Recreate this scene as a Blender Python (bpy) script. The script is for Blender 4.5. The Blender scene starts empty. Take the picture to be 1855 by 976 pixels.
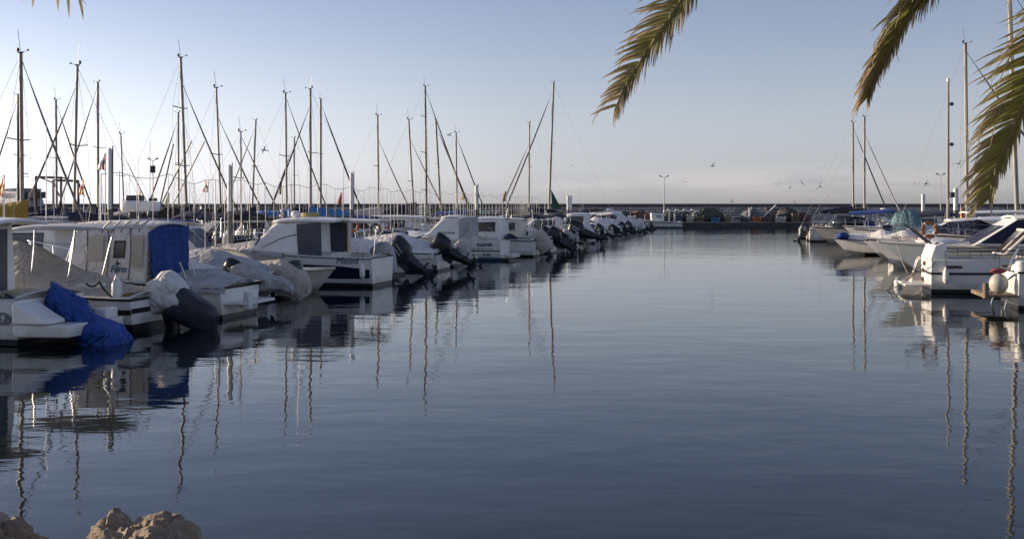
import bpy, bmesh, math, random
from mathutils import Vector, Matrix, noise
R = math.radians
random.seed(7)
S = bpy.context.scene
C = S.collection
PX, HY, F = 927.5, 378.0, 2000.0          # the photograph's centre column, horizon row and focal length in its pixels
EYE = 2.5

# ------------------------------------------------------------------ camera, world, sun, exposure
cam = bpy.data.cameras.new('camera')
cam.sensor_width = 36.0
cam.lens = 36.0 * F / 1855.0
cam.shift_y = -(488.0 - HY) / 1855.0
cam.clip_start = 0.1
cam.clip_end = 30000
camo = bpy.data.objects.new('camera', cam)
camo.location = (0, 0, EYE)
camo.rotation_euler = (math.pi / 2, 0, 0)
C.objects.link(camo)
S.camera = camo

SUN_EL, SUN_AZ = R(11.5), R(-70)
world = bpy.data.worlds.new('World')
S.world = world
world.use_nodes = True
wn = world.node_tree.nodes
wl = world.node_tree.links
bg = wn['Background']
sky = wn.new('ShaderNodeTexSky')
sky.sky_type = 'NISHITA'
sky.sun_disc = False
sky.sun_elevation = SUN_EL
sky.sun_rotation = SUN_AZ
sky.air_density, sky.dust_density, sky.ozone_density = 1.0, 1.1, 5.0


def wmath(op, a, b=None, c=None):
    n = wn.new('ShaderNodeMath')
    n.operation = op
    for i, v in enumerate((a, b, c)):
        if v is None:
            continue
        if isinstance(v, (int, float)):
            n.inputs[i].default_value = v
        else:
            wl.new(v, n.inputs[i])
    return n.outputs[0]


def wmix(fac, a, b, blend='MIX'):
    n = wn.new('ShaderNodeMix')
    n.data_type = 'RGBA'
    n.blend_type = blend
    for s, v in ((n.inputs[0], fac), (n.inputs[6], a), (n.inputs[7], b)):
        if isinstance(v, (int, float)):
            s.default_value = v
        elif isinstance(v, tuple):
            s.default_value = (*v, 1)
        else:
            wl.new(v, s)
    return n.outputs[2]


hsv = wn.new('ShaderNodeHueSaturation')
hsv.inputs['Saturation'].default_value = 0.70
wl.new(sky.outputs[0], hsv.inputs['Color'])
tinted = wmix(1.0, hsv.outputs[0], (1.19, 1.075, 1.12), 'MULTIPLY')
tc = wn.new('ShaderNodeTexCoord')
sx = wn.new('ShaderNodeSeparateXYZ')
wl.new(tc.outputs['Generated'], sx.inputs[0])
zz = sx.outputs['Z']
# a thin band of horizon haze, then low flat clouds
band = wmath('POWER', wmath('MAXIMUM', wmath('SUBTRACT', 1.0, wmath('MULTIPLY', wmath('ABSOLUTE', zz), 4.2)), 0.0), 1.7)
lum = wn.new('ShaderNodeRGBToBW')
wl.new(tinted, lum.inputs[0])
glow = wmath('ADD', 1.0, wmath('MULTIPLY', wmath('MAXIMUM', wmath('MULTIPLY', sx.outputs['X'], -1.0), 0.0), 0.95))
lumg = wmath('MULTIPLY', lum.outputs[0], wmath('ADD', glow, wmath('MULTIPLY', wmath('POWER', band, 4.0), 0.24)))
hz = wn.new('ShaderNodeCombineColor')
wl.new(wmath('MULTIPLY', lumg, 2.06), hz.inputs[0])
wl.new(wmath('MULTIPLY', lumg, 2.06), hz.inputs[1])
wl.new(wmath('MULTIPLY', lumg, 2.18), hz.inputs[2])
hazed = wmix(wmath('MULTIPLY', band, 0.75), tinted, hz.outputs[0])
mp = wn.new('ShaderNodeMapping')
mp.inputs['Scale'].default_value = (7, 7, 60)
wl.new(tc.outputs['Generated'], mp.inputs[0])
nz = wn.new('ShaderNodeTexNoise')
nz.inputs['Scale'].default_value = 1.0
nz.inputs['Detail'].default_value = 7
nz.inputs['Roughness'].default_value = 0.55
wl.new(mp.outputs[0], nz.inputs['Vector'])
low = wmath('MULTIPLY', wmath('SMOOTH_MAX', 0.0, wmath('SUBTRACT', 1.0, wmath('MULTIPLY', wmath('ABSOLUTE', wmath('SUBTRACT', zz, 0.019)), 48.0)), 0.2), 1.0)
ramp = wn.new('ShaderNodeMapRange')
ramp.inputs['From Min'].default_value = 0.42
ramp.inputs['From Max'].default_value = 0.60
wl.new(nz.outputs['Fac'], ramp.inputs['Value'])
side = wn.new('ShaderNodeMapRange')
side.inputs['From Min'].default_value = -0.12
side.inputs['From Max'].default_value = 0.2
wl.new(sx.outputs['X'], side.inputs['Value'])
cfac = wmath('MULTIPLY', wmath('MULTIPLY', low, ramp.outputs[0]), side.outputs[0])
cl = wn.new('ShaderNodeCombineColor')
for i, k in enumerate((2.5, 2.34, 2.3)):
    wl.new(wmath('MULTIPLY', lum.outputs[0], k), cl.inputs[i])
clouded = wmix(wmath('MULTIPLY', cfac, 0.8), hazed, cl.outputs[0])
wl.new(clouded, bg.inputs['Color'])
bg.inputs['Strength'].default_value = 0.10

sun = bpy.data.lights.new('sun', 'SUN')
sun.energy = 4.6
sun.angle = R(0.5)
sun.color = (1.0, 0.80, 0.58)
suno = bpy.data.objects.new('sun', sun)
sdir = Vector((math.sin(SUN_AZ) * math.cos(SUN_EL), math.cos(SUN_AZ) * math.cos(SUN_EL), math.sin(SUN_EL)))
suno.rotation_euler = sdir.to_track_quat('Z', 'Y').to_euler()
C.objects.link(suno)
S.view_settings.view_transform = 'Standard'
S.view_settings.look = 'None'
S.view_settings.gamma = 1.0
S.view_settings.exposure = 0.57

# ------------------------------------------------------------------ materials
MATS = {}


def mat(name, col, rough=0.5, metal=0.0, var=0.0, vscale=3.0, bump=0.0, bscale=8.0, spec=0.5, streak=False, crease=0.0):
    if name in MATS:
        return MATS[name]
    m = bpy.data.materials.new(name)
    m.use_nodes = True
    nt = m.node_tree
    p = nt.nodes['Principled BSDF']
    p.inputs['Base Color'].default_value = (*col, 1)
    p.inputs['Roughness'].default_value = rough
    p.inputs['Metallic'].default_value = metal
    p.inputs['Specular IOR Level'].default_value = spec
    t = nt.nodes.new('ShaderNodeTexCoord')
    if var > 0:
        mpn = nt.nodes.new('ShaderNodeMapping')
        mpn.inputs['Scale'].default_value = (2.2, 2.2, 0.8) if streak else (1, 1, 1)
        nt.links.new(t.outputs['Object'], mpn.inputs[0])
        n = nt.nodes.new('ShaderNodeTexNoise')
        n.inputs['Scale'].default_value = vscale
        n.inputs['Detail'].default_value = 6
        nt.links.new(mpn.outputs[0], n.inputs['Vector'])
        mr = nt.nodes.new('ShaderNodeMapRange')
        mr.inputs['From Min'].default_value = 0.3
        mr.inputs['From Max'].default_value = 0.7
        nt.links.new(n.outputs['Fac'], mr.inputs['Value'])
        mx = nt.nodes.new('ShaderNodeMix')
        mx.data_type = 'RGBA'
        nt.links.new(mr.outputs[0], mx.inputs[0])
        mx.inputs[6].default_value = tuple(c * (1 - var) for c in (col[0], col[1] * 0.99, col[2] * 0.95)) + (1,)
        mx.inputs[7].default_value = tuple(min(1, c * (1 + var * 0.5)) for c in col) + (1,)
        nt.links.new(mx.outputs[2], p.inputs['Base Color'])
    if bump > 0:
        n = nt.nodes.new('ShaderNodeTexNoise')
        n.inputs['Scale'].default_value = bscale
        n.inputs['Detail'].default_value = 5
        nt.links.new(t.outputs['Object'], n.inputs['Vector'])
        b = nt.nodes.new('ShaderNodeBump')
        b.inputs['Strength'].default_value = 1.0
        b.inputs['Distance'].default_value = bump
        nt.links.new(n.outputs['Fac'], b.inputs['Height'])
        nt.links.new(b.outputs[0], p.inputs['Normal'])
    if crease > 0:
        w_ = nt.nodes.new('ShaderNodeTexNoise')
        w_.inputs['Scale'].default_value = 2.0
        nt.links.new(t.outputs['Object'], w_.inputs['Vector'])
        ad = nt.nodes.new('ShaderNodeVectorMath')
        ad.operation = 'MULTIPLY_ADD'
        nt.links.new(w_.outputs['Color'], ad.inputs[0])
        ad.inputs[1].default_value = (.5, .5, .5)
        nt.links.new(t.outputs['Object'], ad.inputs[2])
        v_ = nt.nodes.new('ShaderNodeTexVoronoi')
        v_.feature = 'DISTANCE_TO_EDGE'
        v_.inputs['Scale'].default_value = 3.2
        nt.links.new(ad.outputs[0], v_.inputs['Vector'])
        cl_ = nt.nodes.new('ShaderNodeMapRange')
        cl_.inputs['From Max'].default_value = .22
        cl_.interpolation_type = 'SMOOTHERSTEP'
        nt.links.new(v_.outputs['Distance'], cl_.inputs['Value'])
        b2 = nt.nodes.new('ShaderNodeBump')
        b2.inputs['Distance'].default_value = crease
        nt.links.new(cl_.outputs[0], b2.inputs['Height'])
        if bump > 0:
            nt.links.new(b.outputs[0], b2.inputs['Normal'])
        nt.links.new(b2.outputs[0], p.inputs['Normal'])
    MATS[name] = m
    return m


def scum(m, seed=0.0):
    nt = m.node_tree
    p = nt.nodes['Principled BSDF']
    src = p.inputs['Base Color'].links[0].from_socket
    t = nt.nodes.new('ShaderNodeTexCoord')
    sp = nt.nodes.new('ShaderNodeSeparateXYZ')
    nt.links.new(t.outputs['Object'], sp.inputs[0])
    n = nt.nodes.new('ShaderNodeTexNoise')
    n.inputs['Scale'].default_value = 3.0
    n.inputs['Detail'].default_value = 8
    nt.links.new(t.outputs['Object'], n.inputs['Vector'])
    a = nt.nodes.new('ShaderNodeMath')
    a.operation = 'MULTIPLY_ADD'
    nt.links.new(n.outputs['Fac'], a.inputs[0])
    a.inputs[1].default_value = -0.55
    nt.links.new(sp.outputs['Z'], a.inputs[2])
    r = nt.nodes.new('ShaderNodeMapRange')
    r.inputs['From Min'].default_value = -0.22
    r.inputs['From Max'].default_value = 0.12
    r.inputs['To Min'].default_value = 0.62
    r.inputs['To Max'].default_value = 0.0
    nt.links.new(a.outputs[0], r.inputs['Value'])
    mx = nt.nodes.new('ShaderNodeMix')
    mx.data_type = 'RGBA'
    nt.links.new(r.outputs[0], mx.inputs[0])
    nt.links.new(src, mx.inputs[6])
    mx.inputs[7].default_value = (.20, .17, .11, 1)
    nt.links.new(mx.outputs[2], p.inputs['Base Color'])
    return m


WHITE = mat('white gelcoat', (0.79, 0.78, 0.75), 0.26, var=0.09, vscale=0.9, streak=True)
CREAM = mat('cream gelcoat', (0.66, 0.61, 0.52), 0.32, var=0.09, vscale=0.9, streak=True)
PALE = mat('pale gelcoat with green reflection', (0.72, 0.77, 0.73), 0.22, var=0.09, vscale=0.9, streak=True)  # greenish reflections on the yacht's bow are painted into this base colour
GREYHULL = mat('grey gelcoat', (0.42, 0.42, 0.40), 0.3, var=0.09, vscale=0.9, streak=True)
NAVYHULL = mat('navy gelcoat', (0.012, 0.014, 0.04), 0.25, var=0.2)
REDHULL = mat('red gelcoat', (0.34, 0.03, 0.03), 0.3, var=0.2)
for m_ in (WHITE, CREAM, PALE, GREYHULL):
    scum(m_)
DECKM = mat('deck', (0.62, 0.60, 0.55), 0.55, var=0.18, vscale=4.0)
ANTI = mat('antifouling black', (0.015, 0.015, 0.018), 0.6, var=0.3)
ANTIBLUE = mat('antifouling blue', (0.02, 0.06, 0.11), 0.6, var=0.3)
RUB = mat('black rubber', (0.015, 0.015, 0.016), 0.5)
BLACK = mat('black engine paint', (0.014, 0.015, 0.018), 0.3, var=0.2)
CHAR = mat('charcoal engine paint', (0.035, 0.037, 0.045), 0.35, var=0.2)
STEEL = mat('stainless steel', (0.62, 0.61, 0.58), 0.22, metal=1.0)
ALU = mat('mast aluminium', (0.25, 0.225, 0.195), 0.5, metal=0.1, var=0.15)
ALUDARK = mat('dark anodised mast', (0.05, 0.05, 0.055), 0.4, var=0.1)
WIRE = mat('rigging wire', (0.28, 0.27, 0.26), 0.5)
GLASS = mat('dark window', (0.02, 0.023, 0.028), 0.07, spec=0.7)
GLASSB = mat('brown window', (0.05, 0.035, 0.025), 0.12, spec=0.6)
CANW = mat('white canvas', (0.70, 0.68, 0.66), 0.85, var=0.16, vscale=2.5, bump=0.016, bscale=3.5, crease=0.022)
CANG = mat('grey canvas', (0.44, 0.43, 0.43), 0.85, var=0.2, vscale=2.5, bump=0.016, bscale=3.5, crease=0.022)
CANBE = mat('beige canvas', (0.50, 0.45, 0.38), 0.85, var=0.18, vscale=2.5, bump=0.016, bscale=3.5, crease=0.022)
CANB = mat('blue canvas', (0.012, 0.055, 0.24), 0.8, var=0.22, vscale=2.5, bump=0.016, bscale=3.5, crease=0.022)
CANN = mat('navy canvas', (0.012, 0.016, 0.05), 0.8, var=0.25, vscale=2.5, bump=0.016, bscale=3.5, crease=0.022)
CANK = mat('black canvas', (0.016, 0.016, 0.018), 0.8, var=0.25, vscale=2.5, bump=0.016, bscale=3.5, crease=0.022)
CANLB = mat('light blue canvas', (0.06, 0.20, 0.46), 0.8, var=0.2, vscale=2.5, bump=0.016, bscale=3.5, crease=0.022)
CANT = mat('teal canvas', (0.11, 0.20, 0.22), 0.8, var=0.2, vscale=2.5, bump=0.016, bscale=3.5, crease=0.022)
CANGR = mat('green canvas', (0.02, 0.06, 0.05), 0.8, var=0.2, vscale=2.5, bump=0.016, bscale=3.5, crease=0.022)
CANY = mat('ochre canvas', (0.30, 0.20, 0.03), 0.8, var=0.2, vscale=2.5, bump=0.016, bscale=3.5, crease=0.022)
CANR = mat('red canvas', (0.32, 0.03, 0.03), 0.8, var=0.2, vscale=2.5, bump=0.016, bscale=3.5, crease=0.022)
BLUETARP = mat('bright blue tarpaulin', (0.008, 0.06, 0.30), 0.55, var=0.25, vscale=2, bump=0.016, bscale=4, crease=0.05)
ORANGE = mat('orange plastic', (0.55, 0.12, 0.02), 0.5, var=0.2)
REDP = mat('red plastic', (0.45, 0.03, 0.02), 0.5)
YELP = mat('yellow cloth', (0.70, 0.42, 0.03), 0.7)
WHITEP = mat('white plastic', (0.74, 0.73, 0.70), 0.4, var=0.1)
WOOD = mat('weathered wood', (0.20, 0.15, 0.10), 0.75, var=0.3, vscale=6)
ROPE = mat('mooring rope', (0.05, 0.045, 0.04), 0.9)
ROPEL = mat('pale rope', (0.32, 0.28, 0.22), 0.9)
INK = mat('dark blue lettering', (0.02, 0.025, 0.07), 0.5)
INKB = mat('blue lettering', (0.05, 0.12, 0.22), 0.6)
BOOT = mat('boot stripe black', (0.016, 0.016, 0.02), 0.4)
CONC = mat('concrete', (0.28, 0.27, 0.25), 0.85, var=0.25, vscale=1.2, bump=0.01, bscale=6)
CONCD = mat('wet concrete', (0.06, 0.055, 0.05), 0.7, var=0.4, vscale=1.2, bump=0.02, bscale=4)
NETM = mat('dark fishing net', (0.085, 0.08, 0.075), 0.95, var=0.5, vscale=5, bump=0.05, bscale=14)
NETR = mat('reddish fishing net', (0.15, 0.085, 0.07), 0.95, var=0.5, vscale=5, bump=0.05, bscale=14)
NETG = mat('green fishing net', (0.075, 0.085, 0.07), 0.95, var=0.5, vscale=5, bump=0.05, bscale=14)
TRAWL = mat('trawler blue paint', (0.035, 0.05, 0.10), 0.5, var=0.25, vscale=1.5, streak=True)
RUST = mat('rusty steel', (0.10, 0.06, 0.045), 0.8, var=0.4, vscale=3)
GULLW = mat('gull white', (0.60, 0.59, 0.57), 0.8)
GULLG = mat('gull grey', (0.16, 0.16, 0.17), 0.8)
SKIRT = mat('dark curtain plastic', (0.05, 0.055, 0.085), 0.35, var=0.2)


# ------------------------------------------------------------------ mesh helpers
class MB:
    def __init__(self):
        self.v, self.f, self.m = [], [], []

    def add(self, verts, faces, mi=0):
        o = len(self.v)
        self.v += [tuple(p) for p in verts]
        for fc in faces:
            self.f.append(tuple(i + o for i in fc))
            self.m.append(mi)
        return o

    def box(self, c, s, rot=None, mi=0):
        hx, hy, hz = s[0] / 2, s[1] / 2, s[2] / 2
        vs = [Vector((x, y, z)) for x in (-hx, hx) for y in (-hy, hy) for z in (-hz, hz)]
        if rot is not None:
            vs = [rot @ p for p in vs]
        vs = [p + Vector(c) for p in vs]
        self.add(vs, [(0, 1, 3, 2), (4, 6, 7, 5), (0, 4, 5, 1), (2, 3, 7, 6), (0, 2, 6, 4), (1, 5, 7, 3)], mi)

    def loft(self, rings, closed=True, cap0=False, cap1=False, mi=0):
        n = len(rings[0])
        vs = [p for r in rings for p in r]
        fs = []
        for i in range(len(rings) - 1):
            for j in range(n if closed else n - 1):
                a, b = i * n + j, i * n + (j + 1) % n
                fs.append((a, b, b + n, a + n))
        if cap0:
            fs.append(tuple(range(n))[::-1])
        if cap1:
            fs.append(tuple((len(rings) - 1) * n + j for j in range(n)))
        self.add(vs, fs, mi)

    def tube(self, pts, r, n=6, mi=0, r2=None):
        pts = [Vector(p) for p in pts]
        rings = []
        up = Vector((0, 0, 1))
        for i, p in enumerate(pts):
            d = (pts[min(i + 1, len(pts) - 1)] - pts[max(i - 1, 0)]).normalized()
            ref = up if abs(d.z) < 0.95 else Vector((1, 0, 0))
            a = d.cross(ref).normalized()
            b = d.cross(a)
            rr = r if r2 is None else r + (r2 - r) * i / (len(pts) - 1)
            rings.append([p + (a * math.cos(t) + b * math.sin(t)) * rr for t in [2 * math.pi * k / n for k in range(n)]])
        self.loft(rings, True, True, True, mi)

    def lathe(self, prof, c=(0, 0, 0), n=14, mi=0, rot=None):
        rings = []
        for r, z in prof:
            ring = [Vector((r * math.cos(t), r * math.sin(t), z)) for t in [2 * math.pi * k / n for k in range(n)]]
            if rot is not None:
                ring = [rot @ p for p in ring]
            rings.append([p + Vector(c) for p in ring])
        self.loft(rings, True, True, True, mi)

    def ell(self, c, s, n=12, m=8, mi=0, rot=None):
        prof = [(max(1e-3, math.sin(math.pi * i / m)), -math.cos(math.pi * i / m)) for i in range(m + 1)]
        rings = []
        for r, z in prof:
            ring = [Vector((r * math.cos(t) * s[0], r * math.sin(t) * s[1], z * s[2])) for t in [2 * math.pi * k / n for k in range(n)]]
            if rot is not None:
                ring = [rot @ p for p in ring]
            rings.append([p + Vector(c) for p in ring])
        self.loft(rings, True, True, True, mi)

    def build(self, name, mats, parent=None, sharp=35, bevel=0.0, seg=2):
        me = bpy.data.meshes.new(name)
        me.from_pydata(self.v, [], self.f)
        if not isinstance(mats, (list, tuple)):
            mats = [mats]
        for m_ in mats:
            me.materials.append(m_)
        me.polygons.foreach_set('material_index', self.m)
        bm = bmesh.new()
        bm.from_mesh(me)
        bmesh.ops.remove_doubles(bm, verts=bm.verts, dist=1e-5)
        bmesh.ops.recalc_face_normals(bm, faces=bm.faces)
        bm.to_mesh(me)
        bm.free()
        me.polygons.foreach_set('use_smooth', [True] * len(me.polygons))
        me.set_sharp_from_angle(angle=R(sharp))
        o = bpy.data.objects.new(name, me)
        C.objects.link(o)
        if parent is not None:
            o.parent = parent
        if bevel > 0:
            b = o.modifiers.new('bevel', 'BEVEL')
            b.width = bevel
            b.segments = seg
            b.limit_method = 'ANGLE'
            b.angle_limit = R(30)
        return o

    def wrinkle(self, amp, freq, seed=0.0, flat=(1, 1, 1)):
        out = []
        for p in self.v:
            q = Vector(p)
            d = noise.noise_vector(q * freq + Vector((seed, seed * 1.7, seed * 0.3)))
            d += 0.5 * noise.noise_vector(q * freq * 2.7 + Vector((seed * 2.1, seed, 5)))
            out.append((q.x + d.x * amp * flat[0], q.y + d.y * amp * flat[1], q.z + d.z * amp * flat[2]))
        self.v = out
        return self


def thing(name, label, cat, loc=(0, 0, 0), rz=0.0, group=None):
    o = bpy.data.objects.new(name, None)
    C.objects.link(o)
    o.location = loc
    o.rotation_euler = (0, 0, rz)
    return tag(o, label, cat, group)


def tag(o, label, cat, group=None):
    o['label'] = label
    o['category'] = cat
    if group:
        o['group'] = group
    return o


def structure(o):
    o['kind'] = 'structure'
    return o


def at(px, Y, py=None, Z=None):
    z = Z if Z is not None else EYE - (py - HY) / F * Y
    return Vector(((px - PX) / F * Y, Y, z))


def sring(cx, cy, z, ax, ay, n=18, p=2.8):
    out = []
    for k in range(n):
        t = 2 * math.pi * k / n
        c_, s_ = math.cos(t), math.sin(t)
        out.append((cx + ax * math.copysign(abs(c_) ** (2 / p), c_), cy + ay * math.copysign(abs(s_) ** (2 / p), s_), z))
    return out


def text(body, size, loc, rot, m, parent, shear=0.0, name='name_lettering', bold=0.0):
    cu = bpy.data.curves.new(name, 'FONT')
    cu.body = body
    cu.size = size
    cu.shear = shear
    cu.offset = bold
    cu.extrude = 0.002
    cu.align_x = 'CENTER'
    cu.materials.append(m)
    tmp = bpy.data.objects.new(name, cu)
    C.objects.link(tmp)
    me = bpy.data.meshes.new_from_object(tmp.evaluated_get(bpy.context.evaluated_depsgraph_get()))
    bpy.data.objects.remove(tmp)
    bpy.data.curves.remove(cu)
    me.name = name
    if not me.materials:
        me.materials.append(m)
    o = bpy.data.objects.new(name, me)
    C.objects.link(o)
    o.location = loc
    o.rotation_euler = rot
    o.parent = parent
    return o


def catmull(pts, n):
    pts = [Vector(p) for p in pts]
    P = [pts[0] * 2 - pts[1]] + pts + [pts[-1] * 2 - pts[-2]]
    out = []
    for i in range(1, len(P) - 2):
        for k in range(n):
            t = k / n
            a, b, c, d = P[i - 1], P[i], P[i + 1], P[i + 2]
            out.append(.5 * ((2 * b) + (c - a) * t + (2 * a - 5 * b + 4 * c - d) * t * t + (3 * b - a - 3 * c + d) * t ** 3))
    out.append(pts[-1])
    return out


# ------------------------------------------------------------------ hulls
class Hull:
    """boat frame: x forward from the transom, y to port, z up from the waterline"""

    def __init__(s, L, B, hs, hb, draft=0.22, rake=0.7, full=1.9, stern=0.92, round_=0.0):
        s.L, s.B, s.hs, s.hb, s.draft, s.rake, s.full, s.stern, s.round = L, B, hs, hb, draft, rake, full, stern, round_

    def b(s, t):
        if t < 0.4:
            return s.B / 2 * (s.stern + (1 - s.stern) * math.sin(t / 0.4 * math.pi / 2))
        return s.B / 2 * max(0.0, 1 - ((t - 0.4) / 0.6) ** s.full)

    def sheer(s, t):
        return s.hs + (s.hb - s.hs) * t ** 1.7

    def keel(s, t):
        return -s.draft + (s.draft + 0.05) * t ** 5

    def chine(s, t):
        bc = s.b(t) * (0.88 - 0.48 * t * t)
        zc = 0.02 + 0.30 * s.hb * max(0.0, (t - 0.45) / 0.55) ** 2
        return bc, zc

    def pt(s, t, q):
        """q 0 at the chine, 1 at the sheer"""
        bc, zc = s.chine(t)
        zs = s.sheer(t)
        z = zc + (zs - zc) * q
        y = bc + (s.b(t) - bc) * q ** (1 + 1.1 * t - 0.35 * s.round)
        return s.xs(t, z), y, z

    def xs(s, t, z):
        k = s.keel(t)
        return t * (s.L - s.rake) + s.rake * t ** 3 * max(0.0, (z - k) / (s.sheer(t) - k))

    def t_at(s, x):
        return max(0.0, min(1.0, x / (s.L - s.rake * 0.5)))

    def build(s, root, m_hull, m_boot, m_bottom, zboot=0.1, m_top=None, qtop=0.72, n=18, name='hull'):
        mb = MB()
        for sg in (1, -1):
            rows = []
            for i in range(n + 1):
                t = i / n
                bc, zc = s.chine(t)
                zs = s.sheer(t)
                qb = min(0.5, max(0.0, (zboot + 0.05 * t - zc) / (zs - zc)))
                k = s.keel(t)
                row = [(s.xs(t, k), 0.0, k), (s.xs(t, zc), bc * sg, zc)]
                for q in (qb, qb + 0.001 + 0.0, 0.5, qtop, 1.0):
                    x, y, z = s.pt(t, min(1, max(q, qb)))
                    row.append((x, y * sg, z))
                rows.append(row)
            m = len(rows[0])
            for i in range(n):
                for j in range(m - 1):
                    if j == 2:
                        continue
                    quad = [rows[i][j], rows[i + 1][j], rows[i + 1][j + 1], rows[i][j + 1]]
                    mi = (2 if max(p[2] for p in quad) < zboot + 0.06 else 0) if j == 0 else (1 if j == 1 else (3 if (j == 5 and m_top) else 0))
                    if j == 1 and rows[i][1][2] > zboot + 0.1:
                        mi = 0
                    mb.add(quad, [(0, 1, 2, 3)], mi)
            # transom half
            r0 = rows[0]
            tr = [r0[0], r0[1], r0[2], r0[4], r0[5], r0[6], (0, 0, r0[6][2])]
            mb.add([tr[0], tr[1], tr[2], (0, 0, tr[2][2])], [(0, 1, 2, 3)], 1)
            mb.add([(0, 0, tr[2][2]), tr[2], tr[3], tr[4], tr[5], tr[6]], [(0, 1, 2, 3, 4, 5)], 0)
        return mb.build(name, [m_hull, m_boot, m_bottom, m_top or m_hull], root)

    def deck(s, root, ck=(0.08, 0.5), sole=0.28, g=0.14, m=None, n=18, camber=0.09, name='deck'):
        ts = sorted(set([i / n for i in range(n + 1)] + [ck[0], ck[1]]))
        st = []
        for t in ts:
            zs, b = s.sheer(t) + 0.004, s.b(t) * 0.995
            x = s.xs(t, zs)

            def dk():
                return [(x, b, zs), (x, max(0, b - g), zs + 0.03), (x, b * 0.5, zs + 0.03 + camber * 0.7 * min(1, b)), (x, 0, zs + 0.03 + camber * min(1, b))]

            def cp():
                return [(x, b, zs), (x, max(0, b - g), zs + 0.03), (x, max(0, b - g - 0.03), sole), (x, 0, sole)]
            if ck[1] <= ck[0]:
                st.append(dk())
            elif abs(t - ck[0]) < 1e-6:
                st += [dk(), cp()]
            elif abs(t - ck[1]) < 1e-6:
                st += [cp(), dk()]
            elif ck[0] < t < ck[1]:
                st.append(cp())
            else:
                st.append(dk())
        mb = MB()
        for sg in (1, -1):
            rows = [[(p[0], p[1] * sg, p[2]) for p in r] for r in st]
            for i in range(len(rows) - 1):
                for j in range(3):
                    mb.add([rows[i][j], rows[i + 1][j], rows[i + 1][j + 1], rows[i][j + 1]], [(0, 1, 2, 3)])
        return mb.build(name, m or DECKM, root, sharp=50)

    def rub(s, root, m=RUB, r=0.028, q=0.97, name='rub_rail'):
        mb = MB()
        pts = [s.pt(i / 16, q) for i in range(17)]
        pts = [(p[0], p[1] + 0.012, p[2]) for p in pts]
        mb.tube(pts, r, 6)
        mb.tube([(p[0], -p[1], p[2]) for p in pts], r, 6)
        a = pts[0]
        mb.tube([(a[0] - 0.01, a[1], a[2]), (a[0] - 0.01, -a[1], a[2])], r, 6)
        return mb.build(name, m, root)

    def rail(s, root, t0=0.5, h=0.45, inset=0.1, n=9, name='rail', m=STEEL, r=0.013, mid=False, bow=True):
        mb = MB()
        port = []
        for i in range(n + 1):
            t = t0 + (0.985 - t0) * i / n
            zs = s.sheer(t)
            x = s.xs(t, zs)
            y = max(0.03, s.b(t) - inset)
            port.append(((x, y, zs + 0.02), (x + 0.04, y, zs + h * (0.75 + 0.25 * i / n))))
        for sg in (1, -1):
            top = [(p[1][0], p[1][1] * sg, p[1][2]) for p in port]
            mb.tube([(port[0][0][0] - 0.1, port[0][0][1] * sg, port[0][0][2])] + top, r, 6)
            if mid:
                mb.tube([(p[0], p[1], p[2] - h * 0.45) for p in top], r * 0.7, 5)
            for i in range(1, n + 1, 2):
                a, b_ = port[i]
                mb.tube([(a[0], a[1] * sg, a[2]), (b_[0], b_[1] * sg, b_[2])], r, 6)
        if bow:
            a = port[-1][1]
            mb.tube([a, (a[0] + 0.08, 0, a[2]), (a[0], -a[1], a[2])], r, 6)
        return mb.build(name, m, root)

    def side_text(s, root, body, size, t, q, m, side=1, shear=0.0, bold=0.0):
        x, y, z = s.pt(t, q)
        x2, y2, z2 = s.pt(t + 0.03, q)
        _, y3, z3 = s.pt(t, min(1, q + 0.08))
        lean = math.atan2(y3 - y, z3 - z)
        if side > 0:
            yaw = math.pi + math.atan2(y2 - y, x2 - x)
            return text(body, size, (x, y + 0.016, z), (math.pi / 2 + lean, 0, yaw), m, root, shear, bold=bold)
        yaw = -math.atan2(y2 - y, x2 - x)
        return text(body, size, (x, -y - 0.016, z), (math.pi / 2 + lean, 0, yaw), m, root, shear, bold=bold)


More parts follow.
